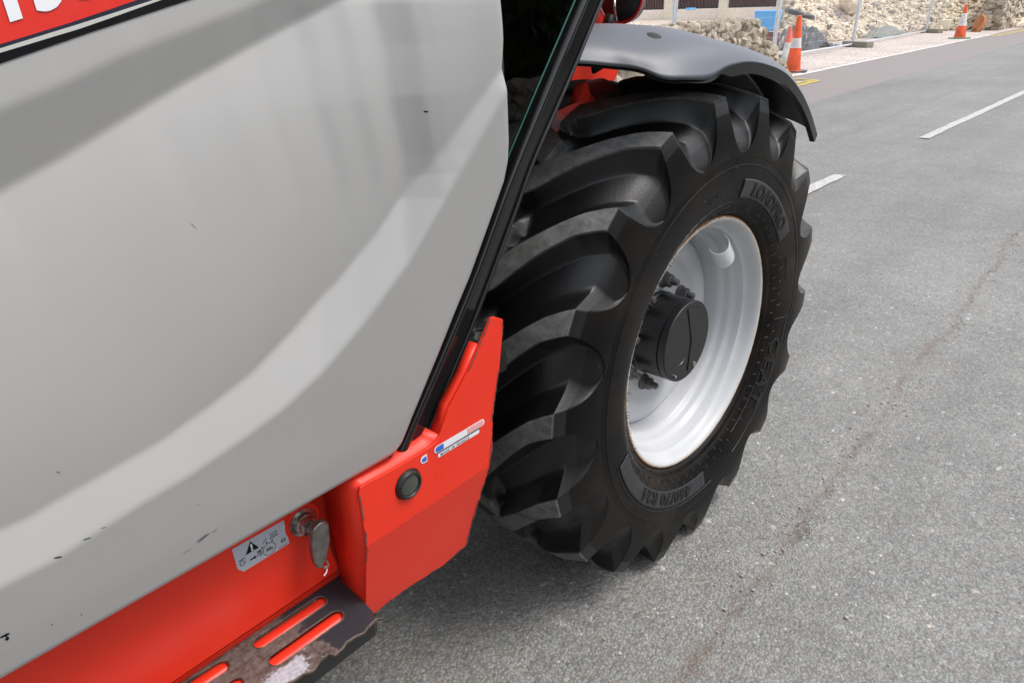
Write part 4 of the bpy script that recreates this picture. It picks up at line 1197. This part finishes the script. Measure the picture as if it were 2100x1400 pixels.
# front face of the step dropping below the lip
V = []; F = []
for i, (x, y) in enumerate(lp_): V += [(x, -.1665, .4965), (x, -.163, .455)]
for i in range(len(lp_) - 1): F.append((2 * i, 2 * i + 1, 2 * i + 3, 2 * i + 2))
o = mesh_obj('step_front', V, F, M['black'], step); s = o.modifiers.new('t', 'SOLIDIFY'); s.thickness = .003
# ribs of red steel seen through the slots
for i, s in enumerate(SLOTS):
    y = (s[0][1] + s[1][1]) / 2
    V, F = tube_data([(s[0][0] - .03, y + .006, .478), (s[1][0] + .02, y + .006, .478)], .0165, 20)
    sharp(mesh_obj('step_bearer', V, F, M['red'], step), 50)
box('step_pan', (-1.9, -.135, .440), (-1.03, -.03, .4435), M['red'], step)

# ---- chassis seen past the wheel ------------------------------------------------
chassis = poly_mesh('chassis_plate', [[(-2.6, .62), (-.55, .62), (-.1, .90), (.17, 1.10), (.24, 1.140), (.34, 1.165), (.474, 1.175), (.489, 1.196), (.494, 1.376), (.50, 1.9), (-2.6, 1.9)]], .03, XZ(.40), M['red'], T, .003)
box('chassis_body', (-3.3, .45, .42), (.95, 1.42, 1.00), M['black'], T, .02)
box('boom_base', (-3.3, .45, 1.0), (.47, 1.40, 1.50), M['black'], T, .02)
box('axle_beam', (-.10, .20, .50), (.10, 1.66, .72), M['black'], T, .03)
box('axle_beam', (-2.96, .20, .50), (-2.76, 1.66, .72), M['black'], T, .03)
box('engine_cover', (-3.4, .95, 1.05), (-.2, 1.85, 1.75), M['red'], T, .05)
box('belly_guard', (-2.2, .05, .46), (-.80, .44, .75), M['black'], T, .01)
box('rear_bulkhead', (-1.00, -.02, .50), (-.97, .44, .80), M['dark'], T)
# hydraulic block with a red port cap above the tyre's inner side
poly_mesh('axle_guard', [[tuple(q) for q in GUARD]], .12, XZ(.24), M['matt'], T, .012, 3)  # guard outline enlarged to block the red plate's reflection on the tyre
hb = lathe('steering_cylinder', [(.20, 0), (.20, .030), (.185, .038), (.06, .040), (.05, .046), (-.06, .046), (-.12, .030), (-.12, 0)], M['matt'], T, 32)
hb.location = (.235, .33, 1.10); hb.rotation_euler = (0, 0, 1.15)
o = lathe('port_cap', [(0, .019), (.014, .017), (.018, .010), (.019, 0)], M['red2'], hb, 24); o.parent = T; o.location = (.175, .236, 1.165)
V, F = tube_data(smooth_path([(.05, .27, 1.02), (.10, .25, 1.08), (.17, .24, 1.12), (.25, .24, 1.135), (.33, .25, 1.12), (.43, .27, 1.10), (.52, .30, 1.04)], 6), .028, 14)
sharp(mesh_obj('hydraulic_hose', V, F, M['seal'], T), 60)
# front lamp cluster above the fender: rounded black housing on a stalk with a red lens
lamp = lathe('work_lamp', [(.00, 0), (.00, .050), (-.008, .060), (-.045, .062), (-.080, .050), (-.095, .030), (-.098, 0)], M['black'], T, 40)
lamp.location = (.335, .30, 1.402); lamp.rotation_euler = (0, 0, -1.25)
lathe('lamp_rim', [(.004, .056), (.008, .060), (.004, .064), (-.004, .064)], M['red2'], lamp, 40)
lathe('lamp_lens', [(.002, .055), (.010, .035), (.013, 0)], M['black'], lamp, 40)
tube('lamp_stalk', smooth_path([(.285, .30, 1.36), (.275, .30, 1.335), (.285, .30, 1.27)], 4), .016, M['black'], lamp).matrix_parent_inverse = Matrix.Identity(4)
for ch in list(lamp.children):
    if ch.name.startswith('lamp_stalk'):
        ch.parent = T
tube('lamp_cable', smooth_path([(.262, .27, 1.41), (.245, .26, 1.39), (.250, .26, 1.365), (.272, .27, 1.35)], 5), .0035, M['chrome'], T, 8)
# ================================================================ BACKGROUND
def rock_mesh(name, seed, sub=1, flat=(1, 1, 1)):
    bm = bmesh.new(); bmesh.ops.create_icosphere(bm, subdivisions=sub, radius=.5)
    for v in bm.verts:
        n = v.co.normalized()
        # squared-off blocky stone
        k = (abs(n.x) ** 4 + abs(n.y) ** 4 + abs(n.z) ** 4) ** .25
        d = .5 / k * (1 + .45 * noise.noise(n * 1.6 + Vector((seed * 3.7, 0, 0))) + .25 * noise.noise(n * 3.2 + Vector((0, seed, 0))))
        v.co = Vector((n.x * d * flat[0], n.y * d * flat[1], n.z * d * flat[2]))
    me = bpy.data.meshes.new(name); bm.to_mesh(me); bm.free(); return me
rocks = {}
for nm, mt in (('w', 'walls'), ('r', 'rubble'), ('d', 'rubbled')):
    rocks[nm] = []
    for i in range(7):
        me = rock_mesh('stone', i + 1 + ord(nm), 2 if nm == 'w' else 1); me.materials.append(M[mt]); rocks[nm].append(me)
def stone(me, loc, sc, rot, parent, name='stone'):
    o = bpy.data.objects.new(name, me); COL.objects.link(o); o.location = loc; o.scale = sc; o.rotation_euler = rot; o.parent = parent; return o
# --- old stone wall along the footway, its end broken down in steps
W = empty('stone_wall', (0, 0, 0), label='low rubble stone wall beyond the road whose broken end slopes down towards the cones', category='wall')
def wall_top(x): return 1.07 + .05 * noise.noise(Vector((x * 1.7, 0, 2))) if x < 12.0 else max(.08, 1.05 - (x - 12.0) * .55)
core = []
V = []; F = []
xs = [-6 + .3 * i for i in range(66)]
xs = [x for x in xs if x <= 13.7]
for x in xs:
    h = wall_top(x) - .08
    V += [(x, 5.10, 0), (x, 5.10, max(.02, h)), (x, 5.46, max(.02, h)), (x, 5.46, 0)]
for i in range(len(xs) - 1):
    for k in range(3): F.append((4 * i + k, 4 * i + k + 1, 4 * i + 5 + k, 4 * i + 4 + k))
F.append(tuple(4 * (len(xs) - 1) + k for k in range(4)))
mesh_obj('wall_core', V, F, M['mortar'], W)
cnt = 0
x = 6.9; rnd = random.Random(3)
z = .07
while z < 1.10:
    h = rnd.uniform(.09, .16); x = 7.2 + rnd.uniform(0, .2)
    while x < 13.75 and cnt < 292:
        w = rnd.uniform(.12, .30)
        if z < wall_top(x) + .03:
            hid = (z < .55 and x < 12.0)              # behind the fender and tyre from the road side
            if not hid or rnd.random() < .25:
                stone(rnd.choice(rocks['w']), (x, 5.09 + rnd.uniform(-.025, .02), z + rnd.uniform(-.02, .02)), (w * 1.05, .16, h * 1.3), (rnd.uniform(-.3, .3), rnd.uniform(-.6, .6), rnd.uniform(-.2, .2)), W); cnt += 1
        x += w * .98
    z += h * .95
# coping stones on top and the broken end
rv = []
def join_rocks(name, items, parent, mat, kind='stuff'):
    V = []; F = []
    for me, loc, sc, rot in items:
        mt = Euler(rot).to_matrix(); o0 = len(V)
        for v in me.vertices:
            c = Vector((v.co.x * sc[0], v.co.y * sc[1], v.co.z * sc[2])); V.append(mt @ c + Vector(loc))
        for p in me.polygons: F.append(tuple(o0 + i for i in p.vertices))
    o = mesh_obj(name, V, F, mat, parent); o['kind'] = kind; return o
items = []
for i in range(210):
    x = rnd.uniform(7.5, 13.9); y = rnd.uniform(5.08, 5.5); zt = wall_top(x)
    s = rnd.uniform(.10, .26); items.append((rnd.choice(rocks['w']), (x, y, zt - .03), (s, s * .9, s * .6), (rnd.uniform(-.4, .4), rnd.uniform(-.4, .4), rnd.uniform(0, 3))))
for i in range(90):
    y = rnd.uniform(5.05, 5.5); x = 13.3 + rnd.uniform(0, .5); s = rnd.uniform(.08, .2)
    items.append((rnd.choice(rocks['w']), (x, y, rnd.uniform(0, max(.05, wall_top(x)))), (s, s, s * .7), (rnd.uniform(-.4, .4), rnd.uniform(-.4, .4), rnd.uniform(0, 3))))
join_rocks('coping_rubble', items, W, M['walls'])
# --- long bank of tumbled pale rubble behind the fence
B = empty('rubble_bank', (0, 0, 0), label='long bank of pale yellowish rubble stones heaped behind the mesh fence', category='rubble')
def bank_h(x, y):
    y0 = 9.0 - max(0, x - 24) * .045 + (0 if x > 20 else (20 - x) * .25)
    if x > 36.5: y0 -= (x - 36.5) * .55
    t = max(0, y - y0)
    e = _ss((x - 19.5) / 5)
    e = _ss((.405 * (x + 1.51) - .92 - y + .5) / .9) * _ss((x - 20.5) / 2)
    return (min(3.2, t * .95) + .28 * noise.noise(Vector((x * .6, y * .6, 0))) * min(1, t * 2)) * e
V = []; F = []; nx, ny = 110, 36
for i in range(nx + 1):
    for j in range(ny + 1):
        x = 18 + i * .30; y = 4.2 + j * .27
        h = bank_h(x, y); V.append((x, y, h - .06 + (.06 * noise.noise(Vector((x * 3, y * 3, 4))) if h > .03 else -.05)))
for i in range(nx):
    for j in range(ny):
        F.append((i * (ny + 1) + j, (i + 1) * (ny + 1) + j, (i + 1) * (ny + 1) + j + 1, i * (ny + 1) + j + 1))
mesh_obj('rubble_earth', V, F, M['rubbleb'], B)
def bank_pt(rng):
    for _ in range(50):
        x = rng.uniform(21.5, 44); y0 = 9.0 - max(0, x - 24) * .045 - max(0, x - 36.5) * .55
        y = y0 + abs(rng.gauss(0, .9)) + .05; h = bank_h(x, y)
        if .05 < h < 2.4: return x, y, h
    return 26, 9.3, bank_h(26, 9.3)
for i in range(285):
    x, y, h = bank_pt(rnd); s = rnd.uniform(.13, .34) * (1.25 if i < 25 else 1)
    pick = rocks['r'] if rnd.random() < .8 else rocks['d']
    stone(rnd.choice(pick), (x, y, h + .02), (s * rnd.uniform(.9, 1.6), s, s * rnd.uniform(.5, .9)), (rnd.uniform(-.6, .6), rnd.uniform(-.6, .6), rnd.uniform(0, 3)), B)
items = []
for i in range(4200):
    x, y, h = bank_pt(rnd); s = rnd.uniform(.05, .17)
    items.append((rnd.choice(rocks['r']), (x, y, h), (s * rnd.uniform(.9, 1.5), s, s * .8), (rnd.uniform(-.7, .7), rnd.uniform(-.7, .7), rnd.uniform(0, 3))))
join_rocks('small_rubble', items, B, M['rubble'])
# darker mortared wall stub at the far right
W2 = empty('boundary_wall', (0, 0, 0), label='grey mortared stone wall continuing past the rubble at the upper right corner', category='wall')
box('wall_core', (38.4, 5.5, 0), (62, 6.2, 2.2), M['mortar'], W2)
for i in range(150):
    x = rnd.uniform(38.3, 50); z = rnd.uniform(.05, 1.5); s = rnd.uniform(.2, .4)
    stone(rnd.choice(rocks['w']), (x, 5.49, z), (s * 1.4, .16, s * .7), (0, rnd.uniform(-.2, .2), 0), W2)
for i in range(24):
    stone(rnd.choice(rocks['w']), (38.38, rnd.uniform(5.5, 6.2), rnd.uniform(.05, 1.4)), (.2, .35, .22), (0, 0, 0), W2)
# loose rubble in front of the stub, with one rusty brown slab
o = bpy.data.objects.new('loose_slab', rocks['w'][2]); COL.objects.link(o)
o.location = (36.9, 6.0, .30); o.scale = (.9, .35, .75); o.rotation_euler = (.2, .3, .4)
o.data = o.data.copy(); o.data.materials.clear(); o.data.materials.append(simple('rusty_slab', (.46, .20, .09), .9, var=.3, vs_=4).m)
tag(o, label='rust coloured stone slab leaning among the rubble right of the far cone', category='stone')
o = bpy.data.objects.new('pale_boulder', rocks['r'][3]); COL.objects.link(o)
o.location = (30.2, 9.3, 1.3); o.scale = (1.2, .9, .7); o.rotation_euler = (.1, .2, .5)
tag(o, label='largest pale boulder sitting high on the rubble bank', category='stone')

# --- mesh fence panels on concrete feet
def fence(label, a, b, h=2.0, z0=.10, z1=None):
    z1 = z0 if z1 is None else z1
    P = empty('mesh_fence', (0, 0, 0), label=label, category='fence', group='mesh fence panels')
    A = Vector((a[0], a[1], 0)); Bv = Vector((b[0], b[1], 0)); d = (Bv - A); L = d.length; d.normalize()
    r = .028
    for q, zz in ((A, z0), (Bv, z1)):
        tube('fence_post', [q + Vector((0, 0, .03)), q + Vector((0, 0, h))], .036, M['galv'], P, 10)
    tube('bottom_rail', [A + Vector((0, 0, z0)), Bv + Vector((0, 0, z1))], r, M['galv'], P, 8)
    tube('top_rail', [A + Vector((0, 0, h)), Bv + Vector((0, 0, h))], r, M['galv'], P, 8)
    V = []; F = []
    def wire(p, q, rad=.0016):
        v, f = tube_data([p, q], rad, 3, False); o0 = len(V)
        V.extend(v); F.extend(tuple(i + o0 for i in t) for t in f)
    n = int(L / .06)
    for i in range(1, n): p = A + d * (L * i / n); wire(p + Vector((0, 0, z0)), p + Vector((0, 0, h)))
    for k in range(1, 8): wire(A + Vector((0, 0, z0 + (h - z0) * k / 8)), Bv + Vector((0, 0, z0 + (h - z0) * k / 8)))
    mesh_obj('wire_mesh', V, F, M['galv'], P)['kind'] = 'stuff'
    return P
FP = [(6.2, 7.0), (12.5, 7.0), (17.55, 6.95), (24.3, 7.15), (35.6, 7.72), (44, 7.9)]
labs = ['fence panel left of the tall lamp, standing behind the low stone wall', 'fence panel standing over the low stone wall, left of the cones',
        'fence panel between the post behind the cones and the post on the concrete block', 'long fence panel in front of the rubble bank, left of the far cone', 'farthest fence panel running behind the far cone']
for i in range(5):
    a, b = FP[i], FP[i + 1]; dx = .03
    fence(labs[i], (a[0] + .04, a[1]), (b[0] - .04, b[1]))
def foot(label, x, y, rz):
    o = box('concrete_block', (-.14, -.55, 0), (.14, .55, .17), M['concrete'], None, .02); o.location = (x, y, .012); o.rotation_euler = (0, 0, rz)
    return tag(o, label=label, category='concrete block', group='concrete blocks under the fence')
foot('grey concrete block nearest the road, under the middle fence post', 24.3, 7.0, -.55)
foot('grey concrete block under the fence just left of the far cone', 35.6, 7.5, -.7)
foot('concrete block under the fence, behind the two nearer cones', 17.55, 6.95, .1)

# --- traffic cones
def cone(label, x, y, h, rb, rt, bands, base, rz=0, tilt=0, square=True):
    C_ = empty('traffic_cone', (x, y, .012), rz, label=label, category='traffic cone', group='orange and white traffic cones')
    C_.rotation_euler = (0, tilt, rz)
    zz = [0.035 + (h - .035) * t for t in [b[0] for b in bands] + [1.0]]
    def rad(z): return rb + (rt - rb) * z / h
    for k, (t, mt) in enumerate(bands):
        z0, z1 = zz[k], zz[k + 1]; V = []; F = []; n = 28
        prof = [(rad(z0) + (.002 if mt == 'conew' else 0), z0), (rad(z1) + (.002 if mt == 'conew' else 0), z1)]
        if k == len(bands) - 1: prof += [(rad(z1) * .55, z1 + .008), (rad(z1) * .5, z1 - .03)]
        if k == 0: prof = [(rad(z0) + .018, .03), (rad(z0) + .008, .045)] + prof
        m = len(prof)
        for i in range(n):
            q = 2 * math.pi * i / n
            for r_, z_ in prof: V.append((r_ * math.cos(q), r_ * math.sin(q), z_))
        for i in range(n):
            j = (i + 1) % n
            for l in range(m - 1): F.append((i * m + l, j * m + l, j * m + l + 1, i * m + l + 1))
        o = mesh_obj('white_sleeve' if mt == 'conew' else 'cone_body', V, F, M[mt], C_); fix_normals(o); sharp(o, 40)
    s = rb * 1.75
    L = []
    for k in range(8):
        q = (22.5 + 45 * k) * D2R; L.append((s * math.cos(q) * 1.08, s * math.sin(q) * 1.08))
    poly_mesh('cone_base', [L], .035, lambda u, v, w: (u, v, w), M[base], C_, .006, 2)
    return C_
cone('nearest tall orange cone with a dirty white band, at the end of the stone wall', 14.75, 5.32, 1.10, .165, .045, [(0, 'orange'), (.42, 'conew'), (.60, 'orange')], 'plastic', .2, -.02)
cone('faded pink topped cone half hidden behind the wall end', 17.2, 6.45, .82, .15, .035, [(0, 'conew'), (.55, 'oldorange')], 'green')
cone('far orange cone with a wide white band and green base on the road edge', 30.6, 5.40, 1.12, .20, .04, [(0, 'orange'), (.36, 'conew'), (.74, 'orange')], 'green', .3, .03)
# small pale green thing: rubber foot beside the nearest cone
# --- things on the yard
tub = poly_mesh('blue_tub', [[(-.55, -.35), (.55, -.35), (.55, .35), (-.55, .35)]], .55, lambda u, v, w: (u * (.82 + .3 * w), v * (.82 + .3 * w), w), M['bluetub'], None, .03)
tub.location = (20.85, 8.6, .62); tub.rotation_euler = (0, 0, .3); tag(tub, label='bright blue plastic tub behind the stone wall', category='tub')
o = box('brick_stack', (-.5, -.3, 0), (.5, .3, .48), M['barn'], None, .02); o.location = (20.9, 8.6, .08); o.rotation_euler = (0, 0, .25); tag(o, label='low stack of dark red bricks under the blue tub', category='bricks')
# crumpled black sheeting and a coil of pipe at the start of the rubble
def sheeting(label, cx, cy, w, d, h, seed, mat):
    V = []; F = []; n = 26
    for i in range(n + 1):
        for j in range(n + 1):
            u, v = i / n - .5, j / n - .5
            zz = h * max(0, 1 - (u * u + v * v) * 3.4) + .30 * h * noise.noise(Vector((u * 7 + seed, v * 7, 0))) + .16 * h * noise.noise(Vector((u * 19 + seed, v * 19, 0)))
            V.append((u * w, v * d, max(.0, zz)))
    for i in range(n):
        for j in range(n): F.append((i * (n + 1) + j, (i + 1) * (n + 1) + j, (i + 1) * (n + 1) + j + 1, i * (n + 1) + j + 1))
    o = mesh_obj('plastic_sheeting', V, F, M[mat]); o.location = (cx, cy, .02); return tag(o, label=label, category='sheeting')
sheeting('crumpled black plastic sheeting heaped behind the nearest cone', 23.6, 8.6, 3.4, 1.5, .62, 1, 'plastic')
sheeting('grey plastic sheeting lying at the foot of the rubble right of the concrete block post', 32.4, 8.5, 4.2, 1.0, .35, 5, 'belt')
V, F = tube_data([(math.cos(q / 24 * 2 * math.pi) * .42, math.sin(q / 24 * 2 * math.pi) * .42, 0) for q in range(25)], .085, 10, False)
o = sharp(mesh_obj('old_tyre', V, F, M['plastic']), 60); o.location = (25.7, 9.5, .98); o.rotation_euler = (.25, .1, 0); tag(o, label='old black tyre lying on the rubble behind the nearest cone', category='tyre')
o = box('timber_plank', (-1.3, -.12, 0), (1.3, .12, .22), M['timber'], None, .01); o.location = (40.5, 8.0, .75); o.rotation_euler = (.1, .03, .1); tag(o, label='grey timber beam lying on the rubble left of the far cone', category='timber')
o = box('white_block', (-.25, -.2, 0), (.25, .2, .42), M['cream'], None, .03); o.location = (38.3, 7.6, .05); tag(o, label='pale square block at the foot of the rubble left of the far cone', category='block')
# gravel heap
V = []; F = []; n = 40
for i in range(n + 1):
    for j in range(n + 1):
        u, v = (i / n - .5) * 2, (j / n - .5) * 2; r_ = math.hypot(u, v)
        V.append((u * 5.5, v * 4.5, max(-.05, 2.6 * (1 - r_) + .12 * noise.noise(Vector((u * 5, v * 5, 0))))))
for i in range(n):
    for j in range(n): F.append((i * (n + 1) + j, (i + 1) * (n + 1) + j, (i + 1) * (n + 1) + j + 1, i * (n + 1) + j + 1))
o = mesh_obj('gravel_heap', V, F, M['sand'], None, True); o.location = (17.4, 12.6, -.9); tag(o, label='pale gravel heap behind the stone wall beside the telehandler fender', category='gravel heap')
V = []; F = []
# open barn with cream posts, dark red boarding
HB = empty('open_barn', (51.3, 27.2, .33), -1.36, label='open fronted barn with cream posts and dark red boarding behind the site fence', category='barn')
box('back_wall', (-11, 4.0, 0), (11, 4.2, 3.2), M['barndark'], HB)
for k in range(44):
    box('board', (-11 + k * .5, 3.90, .85), (-11 + k * .5 + .46, 3.99, 2.9), M['barn'], HB)
for k, x in enumerate((-10.2, -6.1, -2.05, 2.05, 6.1, 10.2)):
    box('post', (x - .3, -.3, -.1), (x + .3, .3, 3.0), M['cream'], HB, .01)
box('roof', (-11.4, .1, 3.0), (11.4, 4.4, 3.2), M['barndark'], HB)
box('low_wall', (-11, -.05, -.1), (11, .25, .75), M['pale'], HB)
o = box('blue_bag', (-.5, -.2, 0), (.5, .2, .16), M['bluetub'], None, .05); o.location = (49.8, 26.8, 1.0); tag(o, label='small blue bag lying at the foot of the barn', category='bag')

# --- the near side of the street behind the camera (it shows in the glass and paint)
NW = empty('garden_wall', (0, 0, 0), label='stone garden wall along the near side of the road, behind the camera', category='wall')
box('wall_core', (-60, -6.5, 0), (120, -6.0, .42), M['mortar'], NW)
items = []
for i in range(900):
    x = rnd.uniform(-9, 14); z = rnd.uniform(.05, .46); s = rnd.uniform(.14, .28)
    items.append((rnd.choice(rocks['w']), (x, -5.99, z), (s * 1.3, .18, s * .7), (0, rnd.uniform(-.2, .2), 0)))
join_rocks('wall_facing', items, NW, M['walls'])
HG = empty('hedge', (0, -7.4, 0), label='tall dense green hedge behind the near garden wall', category='hedge')
V = []; F = []
for i in range(26000):
    x = rnd.uniform(-22, 24); top = 3.3 + .35 * noise.noise(Vector((x * .35, 0, 0))) + .15 * noise.noise(Vector((x * 1.3, 3, 0)))
    z = rnd.uniform(.05, top); y = rnd.uniform(-.7, .7) * (1 - .3 * z / 5)
    p = Vector((x, y, z)); a = Vector((rnd.gauss(0, 1), rnd.gauss(0, 1), rnd.gauss(0, 1))).normalized() * rnd.uniform(.07, .16); b = a.cross(Vector((rnd.gauss(0, 1), rnd.gauss(0, 1), rnd.gauss(0, 1)))).normalized() * .08
    k = len(V); V += [p - a, p + b, p + a, p - b]; F.append((k, k + 1, k + 2, k + 3))
o = mesh_obj('foliage', V, F, M['leaf'], HG); o['kind'] = 'stuff'
box('dense_core', (-60, -.35, 0), (120, .35, 3.2), M['leaf'], HG)

# --- small things on the road
items = []
pb = [rock_mesh('pebble', 40 + i, 1) for i in range(4)]
for i in range(420):
    x = rnd.uniform(-1.2, 4.5); y = rnd.uniform(-1.6, 2.6); s = rnd.choice((.003, .004, .005, .006, .008))
    if rnd.random() < .45: y = -.43 + rnd.gauss(0, .035); x = rnd.uniform(-.3, 4)
    items.append((rnd.choice(pb), (x, y, s * .2), (s * 1.3, s, s * .6), (0, 0, rnd.uniform(0, 3))))
o = join_rocks('loose_grit', items, None, simple('grit', (.36, .33, .29), .85, var=.5, vs_=60).m); 
# broken twigs and leaf litter caught in the joint
V = []; F = []
for i in range(46):
    c = Vector((.25 + rnd.gauss(0, .05), -.445 + rnd.gauss(0, .022), .004)) if i < 34 else Vector((rnd.uniform(-.1, 1.6), -.44 + rnd.gauss(0, .03), .003))
    q = rnd.uniform(0, 6.28); L = rnd.uniform(.004, .018); d = Vector((math.cos(q), math.sin(q), rnd.uniform(-.1, .3))) * L
    v, f = tube_data([c, c + d * .5 + Vector((0, 0, .002)), c + d], .0009, 5); o0 = len(V); V += v; F += [tuple(a + o0 for a in t) for t in f]
o = mesh_obj('leaf_litter', V, F, M['soil']); o['kind'] = 'stuff'
